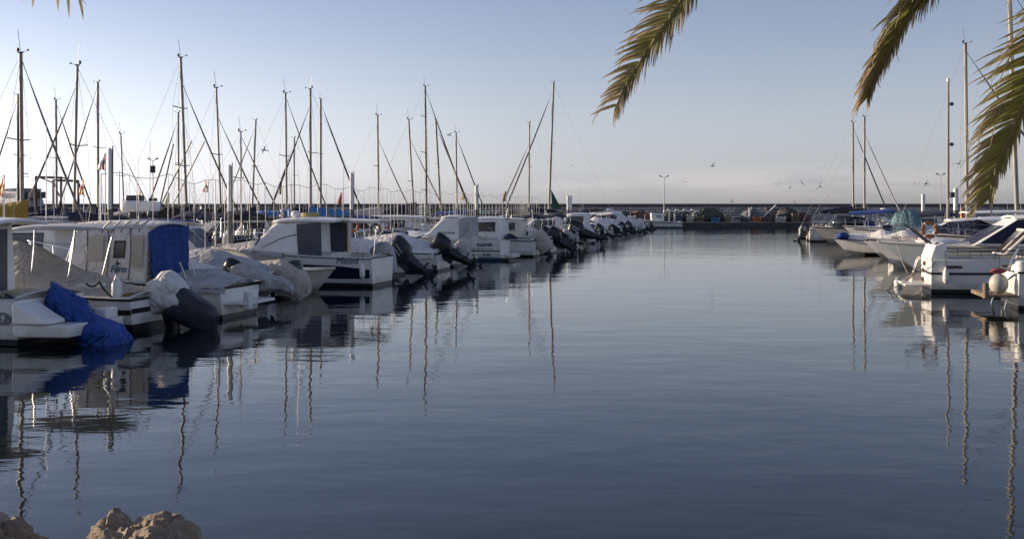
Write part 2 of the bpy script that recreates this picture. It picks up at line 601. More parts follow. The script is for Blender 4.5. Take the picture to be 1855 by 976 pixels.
# ------------------------------------------------------------------ boat parts
def outboard(root, x, z, yl=0.0, s=1.0, tilt=50, m=None, cover=None, mcover=None, stripes=False, seed=0.0, name='outboard_motor'):
    """engine clamped to the transom; leg swings aft when tilted"""
    m = m or BLACK
    mb = MB()
    if cover == 'bag':
        rings = []
        for z_, ax, ay in ((-0.40, .33, .26), (-0.2, .36, .28), (0.05, .40, .30), (0.3, .43, .31), (0.52, .41, .29), (0.68, .33, .23), (0.76, .2, .14), (0.78, .05, .04)):
            rings.append([(p[0] * s, p[1] * s, p[2] * s) for p in sring(-.38, 0, z_, ax, ay, 22, 3.0)])
        mb.loft(rings, True, False, True)
        mb.wrinkle(0.05 * s, 3.2, seed)
        top = mb.build(name, mcover or CANW, root, sharp=60)
    elif cover == 'tarp':
        rings = []
        for z_, cx, ax, ay in ((-1.12, -.5, .34, .46), (-0.9, -.5, .38, .50), (-0.6, -.47, .40, .48), (-0.3, -.45, .38, .44), (0.0, -.42, .40, .40), (0.3, -.40, .44, .37), (0.55, -.40, .42, .34), (0.74, -.40, .36, .26), (0.80, -.40, .2, .12)):
            rings.append([(p[0] * s, p[1] * s, p[2] * s) for p in sring(cx, 0, z_, ax, ay, 30, 3.4)])
        mb.loft(rings, True, False, True)
        mb.wrinkle(0.085 * s, 2.6, seed)
        top = mb.build(name, mcover or BLUETARP, root, sharp=60)
    else:
        rings = []
        for z_, ax, ay, cx in ((-0.08, .19, .14, -.36), (0.02, .27, .18, -.37), (0.08, .34, .21, -.38), (0.12, .37, .225, -.38), (0.36, .40, .23, -.39), (0.54, .385, .215, -.41), (0.63, .34, .18, -.42), (0.67, .22, .11, -.43)):
            rings.append([(p[0] * s, p[1] * s, p[2] * s) for p in sring(cx, 0, z_, ax, ay, 18, 3.2)])
        mb.loft(rings, True, True, True)
        top = mb.build(name, m, root, sharp=40)
    top.location = (x, yl, z)
    top.rotation_euler = (0, R(tilt), 0)
    lg = MB()
    lg.loft([[(p[0] * s, p[1] * s, p[2] * s) for p in sring(cx, 0, z_, ax, ay, 12, 2.2)] for z_, cx, ax, ay in
             ((-0.05, -.36, .23, .15), (-.3, -.38, .19, .115), (-.5, -.40, .15, .085), (-.62, -.42, .12, .06), (-.66, -.42, .13, .05), (-.9, -.43, .11, .035))], True, True, True)
    lg.box((-.50 * s, 0, -.64 * s), (.46 * s, .24 * s, .015))
    lg.ell((-.45 * s, 0, -.90 * s), (.28 * s, .065 * s, .065 * s), 10, 8)
    lg.add([(-.36 * s, .01, -.93 * s), (-.58 * s, .01, -.93 * s), (-.55 * s, .005, -1.1 * s), (-.36 * s, -.01, -.93 * s), (-.58 * s, -.01, -.93 * s), (-.55 * s, -.005, -1.1 * s)],
           [(0, 1, 2), (3, 5, 4), (0, 3, 4, 1), (1, 4, 5, 2), (2, 5, 3, 0)])
    lg.box((-.12 * s, 0, -.12 * s), (.18 * s, .2 * s, .34 * s))
    lg.build('leg', m if cover is None else CHAR, top)
    pr = MB()
    pr.lathe([(.01, -.1), (.05, -.08), (.055, .05), (.02, .1)], (-.74 * s, 0, -.90 * s), 10, rot=Matrix.Rotation(math.pi / 2, 3, 'Y'))
    for k in range(3):
        rt = Matrix.Rotation(2 * math.pi * k / 3, 3, 'X')
        bl = [Vector((-.74 - .03, .02, .03)), Vector((-.74 + .03, -.02, .03)), Vector((-.74 + .04, -.06, .10)), Vector((-.74, 0, .125)), Vector((-.74 - .04, .05, .10))]
        vs = []
        for p in bl:
            q = p - Vector((-.74, 0, 0))
            q = rt @ q
            vs.append(Vector((q.x - .74, q.y, q.z - .90)) * s)
        pr.add(vs + [v + Vector((.006, 0.004, 0)) for v in vs], [(0, 1, 2, 3, 4), (9, 8, 7, 6, 5)])
    pr.build('propeller', STEEL if seed % 2 < 1 else CHAR, top)
    if stripes or (not cover and seed % 3 < 2):
        d = MB()
        for sg in (1, -1):
            for xx in (-.30, -.42):
                d.add([((xx) * s, sg * .232 * s, .14 * s), ((xx - .05) * s, sg * .232 * s, .14 * s), ((xx - .13) * s, sg * .234 * s, .50 * s), ((xx - .08) * s, sg * .234 * s, .50 * s)], [(0, 1, 2, 3)])
        d.build('decal', mat('grey decal', (.35, .36, .42), .4), top)
    return top


def cabin(root, prof, wb, wt, m=WHITE, bev=0.06, windows=(), front=None, mw=GLASS, roof=None, name='cabin', z0=None, mroof=None):
    """prof: (x, z) outline seen from the side; half widths wb at the bottom and wt at the top; windows: outlines in (x, z)"""
    zs = [p[1] for p in prof]
    zlo, zhi = min(zs), max(zs)

    def w(z):
        return wb + (wt - wb) * (z - zlo) / (zhi - zlo)
    mb = MB()
    n = len(prof)
    vs = [(x, w(z), z) for x, z in prof] + [(x, -w(z), z) for x, z in prof]
    fs = [tuple(range(n)), tuple(range(2 * n - 1, n - 1, -1))]
    for i in range(n):
        j = (i + 1) % n
        fs.append((i, j, j + n, i + n))
    mb.add(vs, fs)
    c = mb.build(name, m, root, bevel=bev, seg=3)
    for wp in windows:
        for sg in (1, -1):
            q = MB()
            a = [(x, sg * (w(z) + 0.010), z) for x, z in wp]
            b = [(x, sg * (w(z) - 0.02), z) for x, z in wp]
            k = len(wp)
            cx_, cz_ = sum(p[0] for p in wp) / k, sum(p[1] for p in wp) / k
            ex = max(abs(p[0] - cx_) for p in wp)
            ez = max(abs(p[1] - cz_) for p in wp)
            fx, fz_ = max(.5, 1 - .045 / ex), max(.5, 1 - .045 / ez)
            inn = [(cx_ + (x - cx_) * fx, sg * (w(cz_ + (z - cz_) * fz_) + 0.006), cz_ + (z - cz_) * fz_) for x, z in wp]
            q.add(a + b, [(i, (i + 1) % k, (i + 1) % k + k, i + k) for i in range(k)], 1)
            q.add(a + inn, [(i, (i + 1) % k, (i + 1) % k + k, i + k) for i in range(k)], 1)
            q.add(inn, [tuple(range(k))], 0)
            q.build('window', [mw, RUB], c)
    if front:
        (x0, z0_), (x1, z1_), inset = front          # bottom and top point of the windscreen line
        dx, dz = x1 - x0, z1_ - z0_
        ln = math.hypot(dx, dz)
        nx, nz_ = (dz / ln, -dx / ln)
        if nx < 0:
            nx, nz_ = -nx, -nz_
        cuts = [(-1, -0.05), (0.05, 1)] if wb > 0.7 else [(-1, 1)]
        for c0, c1 in cuts:
            q = MB()
            pts = []
            for fz, k0, k1 in ((inset, c0, c1), (1 - inset, c1, c0)):
                x, z = x0 + dx * fz, z0_ + dz * fz
                for kk in (k0, k1):
                    pts.append((x + nx * 0.008, kk * (w(z) - 0.09), z + nz_ * 0.008))
            q.add(pts + [(p[0] - nx * 0.02, p[1], p[2] - nz_ * 0.02) for p in pts], [(0, 1, 2, 3), (0, 4, 5, 1), (1, 5, 6, 2), (2, 6, 7, 3), (3, 7, 4, 0)])
            q.build('windscreen', mw, c)
    if roof:
        x0, x1, z, hw, th = roof
        q = MB()
        rings = []
        k = 7
        for i in range(k + 1):
            f = i / k
            x = x0 + (x1 - x0) * f
            e = 1 - 0.16 * abs(2 * f - 1) ** 4
            arch = 0.05 * (1 - abs(2 * f - 1) ** 2)
            ring = []
            for yy in (-1, -.6, 0, .6, 1):
                ring.append((x, yy * hw * e, z + th + arch - 0.06 * abs(yy) ** 2))
            for yy in (1, .6, 0, -.6, -1):
                ring.append((x, yy * hw * e, z + arch * .6 - 0.06 * abs(yy) ** 2))
            rings.append(ring)
        q.loft(rings, True, True, True)
        q.build('roof', mroof or m, c, bevel=0.025)
    return c


def canvas(root, h, x0, x1, ridge, m=CANBE, drop=0.14, amp=0.05, seed=1.0, sag=0.0, inset=-0.03, name='canvas_cover', ends=True):
    """tarpaulin stretched over gunwales from x0 to x1; ridge: list of heights above the sheer along the length"""
    mb = MB()
    n = 22
    rings = []
    for i in range(n + 1):
        f = i / n
        x = x0 + (x1 - x0) * f
        t = h.t_at(x)
        zs, b = h.sheer(t), h.b(t) - inset
        k = f * (len(ridge) - 1)
        a = int(min(k, len(ridge) - 2))
        u = k - a
        u = u * u * (3 - 2 * u)
        rz_ = ridge[a] * (1 - u) + ridge[a + 1] * u
        ring = [(x, b + 0.015, zs - drop)]
        for j in range(0, 17):
            y = b * (1 - 2 * j / 16)
            s_ = 1 - abs(y / b) if b > 1e-3 else 1
            ring.append((x, y, zs + 0.02 + rz_ * (s_ ** 0.8) - sag * math.sin(f * math.pi * 3) * s_ * (1 - s_)))
        ring.append((x, -b - 0.015, zs - drop))
        rings.append(ring)
    mb.loft(rings, False)
    mb.wrinkle(amp, 2.2, seed, (0.3, 0.3, 1))
    return mb.build(name, m, root, sharp=75)


def bimini(root, x0, x1, z, hw, zd, m=CANN, th=0.05, bow=0.16, name='bimini', hoops=3, lean=0.25, base=None):
    base = base if base is not None else (x0 + x1) / 2
    mb = MB()
    rings = []
    for i in range(9):
        f = i / 8
        x = x0 + (x1 - x0) * f
        e = 0.06 * math.sin(f * math.pi * 2)
        top = [(x, hw * yy, z + bow * (1 - yy * yy) + e - 0.10 * (abs(2 * f - 1) ** 4)) for yy in (-1, -.75, -.5, -.25, 0, .25, .5, .75, 1)]
        rings.append(top + [(p[0], p[1], p[2] - th) for p in reversed(top)])
    mb.loft(rings, True, True, True)
    b = mb.build(name, m, root, sharp=60)
    for k in range(hoops):
        x = x0 + (x1 - x0) * (k + 0.15) / (hoops - 0.7)
        xb = base + (x - base) * lean
        for sg in (1, -1):
            fr = MB()
            fr.tube([(xb, sg * hw * .98, zd), (x, sg * hw * .99, z - .02)], 0.014, 6)
            fr.build('frame_tube', STEEL, b)
    return b


def ttop(root, x0, x1, z, hw, zd, m=WHITEP, legs=((1.0, 0.6), (1.6, 1.9)), name='hardtop'):
    q = MB()
    rings = []
    for i in range(9):
        f = i / 8
        x = x0 + (x1 - x0) * f
        e = 1 - 0.12 * abs(2 * f - 1) ** 4
        r = [(x, yy * hw * e, z + .06 + .05 * (1 - yy * yy) - .05 * abs(2 * f - 1) ** 3) for yy in (-1, -.5, 0, .5, 1)]
        rings.append(r + [(p[0], p[1], z - .02 * abs(yy)) for p, yy in zip(reversed(r), (1, .5, 0, .5, 1))])
    q.loft(rings, True, True, True)
    top = q.build(name, m, root, bevel=.02)
    for xb, xt in legs:
        for sg in (1, -1):
            fr = MB()
            fr.tube([(xb, sg * hw * .75, zd), (xb + (xt - xb) * .7, sg * hw * .82, zd + (z - zd) * .7), (xt, sg * hw * .9, z + .01)], .02, 7)
            fr.build('frame_tube', STEEL, top)
    fr = MB()
    fr.tube([(legs[0][1], -hw * .9, z - .02), (legs[0][1], hw * .9, z - .02)], .016, 6)
    fr.build('frame_tube', STEEL, top)
    return top


def windscreen(root, x, z, hw, hgt=0.42, ln=0.9, m=GLASS):
    fr, gl = MB(), MB()
    a = [(x - ln, hw, z), (x, hw * .75, z), (x + .18, 0, z), (x, -hw * .75, z), (x - ln, -hw, z)]
    b = [(x - ln - .12, hw * .93, z + hgt * .8), (x - .35, hw * .68, z + hgt), (x - .2, 0, z + hgt), (x - .35, -hw * .68, z + hgt), (x - ln - .12, -hw * .93, z + hgt * .8)]
    fr.tube(b, .017, 6)
    fr.tube(a, .017, 6)
    for i in range(5):
        fr.tube([a[i], b[i]], .015, 6)
    f = fr.build('windscreen_frame', STEEL, root)
    for i in range(4):
        gl.add([a[i], a[i + 1], b[i + 1], b[i]], [(0, 1, 2, 3)])
    gl.v = [tuple(v) for v in gl.v]
    g = gl.build('pane', m, f)
    sol = g.modifiers.new('thick', 'SOLIDIFY')
    sol.thickness = 0.006
    return f


def pole(root, p, h, r=0.012, lean=(0, 0), m=WHITEP, name='antenna'):
    mb = MB()
    mb.tube([p, (p[0] + lean[0], p[1] + lean[1], p[2] + h)], r, 5, r2=r * .6)
    return mb.build(name, m, root)


def flag(root, p, w, h, mats, parent_name='flag', fly=(1, 0, -.3), bands=1, pole_h=0.0):
    """cloth hanging from a staff"""
    mb = MB()
    n = 6
    base = Vector(p)
    fx = Vector(fly).normalized()
    for bnd in range(bands):
        z0, z1 = h * bnd / bands, h * (bnd + 1) / bands
        rows = []
        for i in range(n + 1):
            f = i / n
            q = base + fx * w * f + Vector((0, 0.05 * math.sin(f * 7), 0))
            rows.append([q - Vector((0, 0, z0)), q - Vector((0, 0, z1))])
        mb.loft([[a, b] for a, b in rows], False, mi=bnd % len(mats))
    o = mb.build(parent_name, list(mats), root)
    sol = o.modifiers.new('thick', 'SOLIDIFY')
    sol.thickness = 0.004
    if pole_h:
        st = MB()
        st.tube([(p[0], p[1], p[2] - pole_h), (p[0], p[1], p[2] + .1)], .013, 5)
        st.build('staff', WHITEP, o)
    return o


def seats(root, x, z, hw, name='seat'):
    mb = MB()
    mb.box((x, 0, z + .2), (.42, hw * 1.4, .4))
    mb.box((x - .18, 0, z + .55), (.1, hw * 1.4, .4))
    return mb.build(name, CREAM, root, bevel=.05)


def console(root, x, z, name='console'):
    mb = MB()
    prof = [(x - .3, z), (x + .35, z), (x + .35, z + .7), (x + .1, z + 1.0), (x - .1, z + .95), (x - .3, z + .75)]
    n = len(prof)
    mb.add([(a, .33, b) for a, b in prof] + [(a, -.33, b) for a, b in prof], [tuple(range(n)), tuple(range(2 * n - 1, n - 1, -1))] + [(i, (i + 1) % n, (i + 1) % n + n, i + n) for i in range(n)])
    c = mb.build(name, WHITE, root, bevel=.04)
    q = MB()
    q.add([(x + .12, .27, z + 1.0), (x + .12, -.27, z + 1.0), (x - .05, -.22, z + 1.35), (x - .05, .22, z + 1.35)], [(0, 1, 2, 3)])
    g = q.build('windscreen', GLASS, c)
    g.modifiers.new('thick', 'SOLIDIFY').thickness = .01
    w = MB()
    ring = [(x - .36 + .04 * math.sin(a), .19 * math.cos(a), z + .85 + .18 * math.sin(a)) for a in [2 * math.pi * k / 14 for k in range(15)]]
    w.tube(ring, .016, 6)
    w.build('steering_wheel', BLACK, c)
    return c


def platform(root, x0, x1, z, hw, m=WHITE, th=.07, name='swim_platform'):
    mb = MB()
    mb.add([(x0, -hw * .85, z), (x0, hw * .85, z), (x1, hw, z), (x1, -hw, z), (x0, -hw * .85, z - th), (x0, hw * .85, z - th), (x1, hw, z - th), (x1, -hw, z - th)],
           [(0, 1, 2, 3), (7, 6, 5, 4), (0, 4, 5, 1), (1, 5, 6, 2), (2, 6, 7, 3), (3, 7, 4, 0)])
    return mb.build(name, m, root, bevel=.02)


def arch(root, x, z0, z1, hw, dx=-.5, w=.28, m=WHITE, name='radar_arch'):
    mb = MB()
    rings = []
    for a in [math.pi * k / 14 for k in range(15)]:
        c_, s_ = math.cos(a), math.sin(a)
        y = hw * math.copysign(abs(c_) ** .55, c_)
        z = z0 + (z1 - z0) * abs(s_) ** .6
        f = (z - z0) / (z1 - z0)
        xx = x + dx * f
        ww = w * (1 - .4 * f)
        k = .93
        rings.append([(xx - ww, y, z), (xx + ww, y, z), (xx + ww, y * k, z - .07 * f), (xx - ww, y * k, z - .07 * f)])
    mb.loft(rings, True, True, True)
    return mb.build(name, m, root, bevel=.02)


def sailboat(label, mpx, mtop, Y, lean_px=0, bow=1, mr=0.07, dark=False, jib=None, jibtop=None, boom=None, mboom=CANN, group=None, L=None, hullm=WHITE, spread=(0.55,), furl_r=0.055, back=True, X=None, extras=(), xmf=.58):
    """mast foot below mpx; bow = +1 when the bow points right in the picture"""
    X = (mpx - PX) / F * Y if X is None else X
    ztop = EYE + (HY - mtop) / F * Y
    L = L or max(6.2, min(11.5, ztop * 0.78))
    B = L * .33
    rz = R(-12.5) if bow > 0 else R(167.5)
    fw = Vector((math.cos(rz), math.sin(rz), 0))
    xm = L * xmf
    org = Vector((X, Y, 0)) - fw * xm
    root = thing('sailboat', label, 'sailboat', org, rz, group)
    h = Hull(L, B, .75 + L * .015, .95 + L * .025, .35, L * .1, 2.0, .72, 1)
    h.build(root, hullm, BOOT if hullm is WHITE else WHITE, ANTI, .12)
    h.deck(root, (.06, .34), .45, .2)
    mr *= .76
    furl_r *= .66
    z0 = h.sheer(.5)
    cb = cabin(root, [(L * .33, z0 - .06), (L * .72, z0 - .0), (L * .66, z0 + .36), (L * .34, z0 + .46)], B * .30, B * .25, WHITE, .06,
               windows=([(L * .38, z0 + .16), (L * .50, z0 + .16), (L * .50, z0 + .32), (L * .38, z0 + .34)], [(L * .54, z0 + .15), (L * .63, z0 + .14), (L * .62, z0 + .28), (L * .54, z0 + .30)]))
    h.rail(root, .08, .6, .08, 11, r=.012, mid=True)
    lean = lean_px / F * Y * (1 if bow > 0 else -1)        # + is towards the bow
    zd = z0 + .38
    mtop_p = Vector((xm + lean, 0, ztop))
    foot = Vector((xm, 0, zd))
    mm = MB()
    nseg = 8
    mm.loft([[(p[0], p[1], foot.z + (mtop_p.z - foot.z) * i / nseg) for p in sring(foot.x + lean * i / nseg, 0, 0, mr * 1.08 * (1 - .12 * i / nseg), mr * (1 - .12 * i / nseg), 12, 2.2)] for i in range(nseg + 1)], True, True, True)
    mst = mm.build('mast', ALUDARK if dark else ALU, root)

    def mp_(f):
        return foot.lerp(mtop_p, f)
    chain_x = xm - .1
    for f in spread:
        sp = MB()
        c = mp_(f)
        for sg in (1, -1):
            sp.tube([c, (c.x - .12, sg * B * .26, c.z + .05)], .022, 6)
        sp.build('spreader', ALUDARK if dark else ALU, mst)
    gear = MB()
    gear.tube([mtop_p, (mtop_p.x - .1, 0, mtop_p.z + .75)], .008, 5)
    gear.tube([(mtop_p.x - .09, 0, mtop_p.z + .03), (mtop_p.x + .26, 0, mtop_p.z + .08)], .007, 5)
    gear.box((mtop_p.x, 0, mtop_p.z + .03), (.15, .08, .04))
    gear.box((mtop_p.x + .26, 0, mtop_p.z + .10), (.07, .02, .05))
    gear.ell((mtop_p.x - .1, 0, mtop_p.z + .12), (.05, .05, .07), 8, 6)
    gear.build('masthead_gear', ALUDARK, mst)
    # standing rigging
    rg = MB()
    for f in spread:
        c = mp_(f)
        for sg in (1, -1):
            tip = (c.x - .12, sg * B * .26, c.z + .05)
            rg.tube([mp_(.985), tip, (chain_x, sg * B * .46, h.sheer(.55))], .007, 4)
            rg.tube([mp_(f - .02), (chain_x + .3, sg * B * .45, h.sheer(.55))], .006, 4)
    if back:
        rg.tube([mp_(.995), (.08, 0, h.sheer(0) + .1)], .007, 4)
    rg.build('shrouds', WIRE, root)
    if jib is not None:
        jf = 0.93 if jibtop is None else (HY - jibtop + (EYE - zd) * -F / Y * -1 * 0) / (HY - mtop)
        jf = (EYE + (HY - jibtop) / F * Y - zd) / (ztop - zd) if jibtop is not None else .95
        a = mp_(min(jf, .99)) + Vector((.06, 0, 0))
        b = Vector((L * .985, 0, h.sheer(1) + .25))
        fs = MB()
        pts = [a.lerp(b, i / 14) + Vector((0, 0, -.12 * math.sin(math.pi * i / 14))) for i in range(15)]
        rings = []
        fs.tube([pts[0], pts[1]], .012, 6)
        for i, p in enumerate(pts[1:], 1):
            pass
        prof = [.3, .55, .75, .85, .92, .97, 1, 1, 1, 1, 1, .95, .8, .5]
        d = (b - a).normalized()
        u1 = Vector((0, 1, 0))
        u2 = d.cross(u1)
        for p, k in zip(pts[1:], prof):
            rings.append([p + (u1 * math.cos(q) + u2 * math.sin(q)) * furl_r * k for q in [2 * math.pi * e / 8 for e in range(8)]])
        fs.loft(rings, True, True, True)
        fs.ell(pts[-1], (.11, .11, .1), 8, 6)
        fs.build('furled_sail', jib, root)
    if boom:
        bl = L * .36
        zb = zd + .75
        bb = MB()
        bb.tube([(xm - mr, 0, zb), (xm - bl, 0, zb + .08)], .06, 8)
        bo = bb.build('boom', ALU, root)
        sc = MB()
        rings = []
        for i in range(13):
            f = i / 12
            x = xm + .12 - (bl + .05) * f
            hh = .34 * (1 - f) ** .7 + .13
            hh *= (boom if isinstance(boom, (int, float)) else 1)
            rings.append([(p[0], p[1], p[2]) for p in [(x, .10 * math.sin(a) * (1.15 - .3 * f), zb + .04 + hh * .5 + hh * .62 * math.cos(a)) for a in [2 * math.pi * k / 12 for k in range(12)]]])
        sc.loft(rings, True, True, True)
        sc.wrinkle(.03, 4, mpx * .01)
        sc.build('sail_cover', mboom, bo, sharp=70)
    for e in extras:
        e(root, h)
    return root


def motorboat(label, X, Y, rz, L=6.0, B=2.3, hs=.78, hb=1.1, hull=WHITE, boot=BOOT, bottom=ANTI, zboot=.1, top=None, ck=(.08, .48), rub=RUB, rake=.7, group=None, name='motorboat', cat='motorboat', sole=.28, full=1.9):
    root = thing(name, label, cat, (X, Y, 0), rz, group)
    h = Hull(L, B, hs, hb, .25, rake, full)
    h.build(root, hull, boot, bottom, zboot, top)
    h.deck(root, ck, sole)
    if rub:
        h.rub(root, rub)
    return root, h


OUT_L = R(167.5)      # left row: transom towards the fairway
IN_L = R(-12.5)       # left row: bow towards the fairway
OUT_R = R(-12.5)      # right row: transom towards the fairway
IN_R = R(167.5)
GL = 'boats moored along the left of the fairway'
GR = 'boats moored along the right of the fairway'

# ------------------------------------------------------------------ water and shore
def water_material():
    m = bpy.data.materials.new('harbour water')
    m.use_nodes = True
    nt = m.node_tree
    p = nt.nodes['Principled BSDF']
    p.inputs['Base Color'].default_value = (0.003, 0.007, 0.009, 1)
    p.inputs['Roughness'].default_value = 0.015
    p.inputs['IOR'].default_value = 1.30
    t = nt.nodes.new('ShaderNodeTexCoord')

    def noise_h(scale, sx_, sy_, amp, detail, rot=0.0, dist=0.0):
        mp_ = nt.nodes.new('ShaderNodeMapping')
        mp_.inputs['Scale'].default_value = (sx_, sy_, 1)
        mp_.inputs['Rotation'].default_value = (0, 0, rot)
        nt.links.new(t.outputs['Object'], mp_.inputs[0])
        n = nt.nodes.new('ShaderNodeTexNoise')
        n.inputs['Scale'].default_value = scale
        n.inputs['Detail'].default_value = detail
        n.inputs['Distortion'].default_value = dist
        nt.links.new(mp_.outputs[0], n.inputs['Vector'])
        k = nt.nodes.new('ShaderNodeMath')
        k.operation = 'MULTIPLY'
        nt.links.new(n.outputs['Fac'], k.inputs[0])
        k.inputs[1].default_value = amp
        return k.outputs[0]

    def add(a, b):
        k = nt.nodes.new('ShaderNodeMath')
        k.operation = 'ADD'
        nt.links.new(a, k.inputs[0])
        nt.links.new(b, k.inputs[1])
        return k.outputs[0]

    def mul(a, b):
        k = nt.nodes.new('ShaderNodeMath')
        k.operation = 'MULTIPLY'
        nt.links.new(a, k.inputs[0])
        nt.links.new(b, k.inputs[1])
        return k.outputs[0]
    # calmer and breezier patches
    pt = noise_h(0.05, 0.6, 1.6, 1.0, 2)
    mr = nt.nodes.new('ShaderNodeMapRange')
    mr.inputs['From Min'].default_value = 0.38
    mr.inputs['From Max'].default_value = 0.62
    mr.inputs['To Min'].default_value = 0.45
    mr.inputs['To Max'].default_value = 1.2
    nt.links.new(pt, mr.inputs['Value'])
    h = noise_h(0.45, 0.6, 1.0, 0.014, 2, 0.2)
    h = add(h, noise_h(1.6, 0.55, 1.0, 0.0046, 2, -0.2, 0.3))
    fine = mul(noise_h(6.0, 0.5, 1.0, 0.0016, 3, 0.2), mr.outputs[0])
    sp = nt.nodes.new('ShaderNodeSeparateXYZ')
    nt.links.new(t.outputs['Object'], sp.inputs[0])
    far = nt.nodes.new('ShaderNodeMapRange')
    far.interpolation_type = 'SMOOTHSTEP'
    far.inputs['From Min'].default_value = 35
    far.inputs['From Max'].default_value = 110
    far.inputs['To Min'].default_value = 1.0
    far.inputs['To Max'].default_value = 5.5
    nt.links.new(sp.outputs['Y'], far.inputs['Value'])
    h = add(h, mul(fine, far.outputs[0]))
    b = nt.nodes.new('ShaderNodeBump')
    b.inputs['Strength'].default_value = 1.0
    b.inputs['Distance'].default_value = 1.0
    nt.links.new(h, b.inputs['Height'])
    nt.links.new(b.outputs[0], p.inputs['Normal'])
    return m


w = MB()
w.add([(-9000, -40, 0), (9000, -40, 0), (9000, 15000, 0), (-9000, 15000, 0)], [(0, 1, 2, 3)])
structure(w.build('water', water_material()))

EARTH = mat('shore earth', (0.22, 0.18, 0.13), 0.95, var=0.3, vscale=2, bump=.05, bscale=3)
g = MB()
g.add([(-300, -300, .85), (300, -300, .85), (300, 4.6, .82), (-300, 4.6, .82), (300, 7.4, -.6), (-300, 7.4, -.6)], [(0, 1, 2, 3), (3, 2, 4, 5)])
structure(g.build('ground', EARTH))


def rock_material():
    m = bpy.data.materials.new('limestone boulder')
    m.use_nodes = True
    nt = m.node_tree
    p = nt.nodes['Principled BSDF']
    p.inputs['Roughness'].default_value = 0.9
    t = nt.nodes.new('ShaderNodeTexCoord')
    n = nt.nodes.new('ShaderNodeTexNoise')
    n.inputs['Scale'].default_value = 4
    n.inputs['Detail'].default_value = 9
    n.inputs['Roughness'].default_value = .65
    nt.links.new(t.outputs['Object'], n.inputs['Vector'])
    r = nt.nodes.new('ShaderNodeValToRGB')
    r.color_ramp.elements[0].position = .35
    r.color_ramp.elements[0].color = (.20, .145, .10, 1)
    r.color_ramp.elements[1].position = .65
    r.color_ramp.elements[1].color = (.56, .46, .34, 1)
    e = r.color_ramp.elements.new(.5)
    e.color = (.38, .29, .21, 1)
    nt.links.new(n.outputs['Fac'], r.inputs[0])
    nt.links.new(r.outputs[0], p.inputs['Base Color'])
    v = nt.nodes.new('ShaderNodeTexNoise')
    v.inputs['Scale'].default_value = 16
    v.inputs['Detail'].default_value = 10
    v.inputs['Roughness'].default_value = .7
    nt.links.new(t.outputs['Object'], v.inputs['Vector'])
    b = nt.nodes.new('ShaderNodeBump')
    b.inputs['Distance'].default_value = .065
    nt.links.new(v.outputs['Fac'], b.inputs['Height'])
    nt.links.new(b.outputs[0], p.inputs['Normal'])
    return m


ROCK = rock_material()


def boulder(c, s, seed, label, prof, cuts=9, group='boulders at the water\'s edge'):
    """angular rock; prof gives the height of its top from its left to its right end"""
    bm = bmesh.new()
    bmesh.ops.create_icosphere(bm, subdivisions=6, radius=1)
    rnd = random.Random(seed)
    planes = []
    for i in range(cuts):
        d = Vector((rnd.uniform(-.7, .7), rnd.uniform(-1, -.3), rnd.uniform(-.2, .6))).normalized()
        planes.append((d, rnd.uniform(.86, 1.05)))

    def top(x):
        for (x0, z0), (x1, z1) in zip(prof[:-1], prof[1:]):
            if x <= x1:
                return z0 + (z1 - z0) * max(0, (x - x0) / (x1 - x0))
        return prof[-1][1]
    for v in bm.verts:
        p = v.co.copy()
        n6 = (abs(p.x) ** 6 + abs(p.y) ** 6 + abs(p.z) ** 6) ** (1 / 6)
        p = p / n6 * (.75 + .25 * n6)
        for d, k in planes:
            e = p.dot(d) - k
            if e > 0:
                p -= d * e * .95
        if p.z > 0:
            p.z *= top(p.x)
        q = p * 1.3 + Vector((seed, seed * .7, 3))
        cell = noise.voronoi(Vector((q.x * 2.0, q.y * 2.0, q.z * 2.6)))[0]
        lay = abs(noise.noise(Vector((q.x * 1.6 + q.z * .8, q.y * 1.5, q.z * 1.2)))) * .06 + min(.22, cell[1] - cell[0]) * .30
        rid = noise.ridged_multi_fractal(q * 2.6, .85, 2.3, 7, 1.0, 2.0) * .028
        r = lay + rid + .025 * noise.noise(q * 7) + .016 * noise.noise(q * 17) - .11
        p *= 1 + r
        v.co = Vector((p.x * s[0], p.y * s[1], p.z * s[2]))
    me = bpy.data.meshes.new('boulder')
    bm.to_mesh(me)
    bm.free()
    me.materials.append(ROCK)
    me.polygons.foreach_set('use_smooth', [True] * len(me.polygons))
    me.set_sharp_from_angle(angle=R(32))
    o = bpy.data.objects.new('boulder', me)
    C.objects.link(o)
    o.location = c
    return tag(o, label, 'rock', group)


boulder((-2.03, 6.10, .17), (.40, .46, .62), 11, 'big cracked tan boulder standing highest at the water edge', [(-1, .92), (-.9, 1.06), (-.66, 1.05), (-.45, .93), (-.2, .91), (.15, .99), (.42, .93), (.62, .72), (.85, .58), (1, .5)])
boulder((-2.82, 6.05, .20), (.36, .46, .60), 33, 'rounded brown boulder cut off by the lower left corner', [(-1, 1), (-.4, .98), (-.1, .94), (.2, .82), (.5, .64), (1, .52)])

# ------------------------------------------------------------------ breakwater and quay
YQ = 147.0


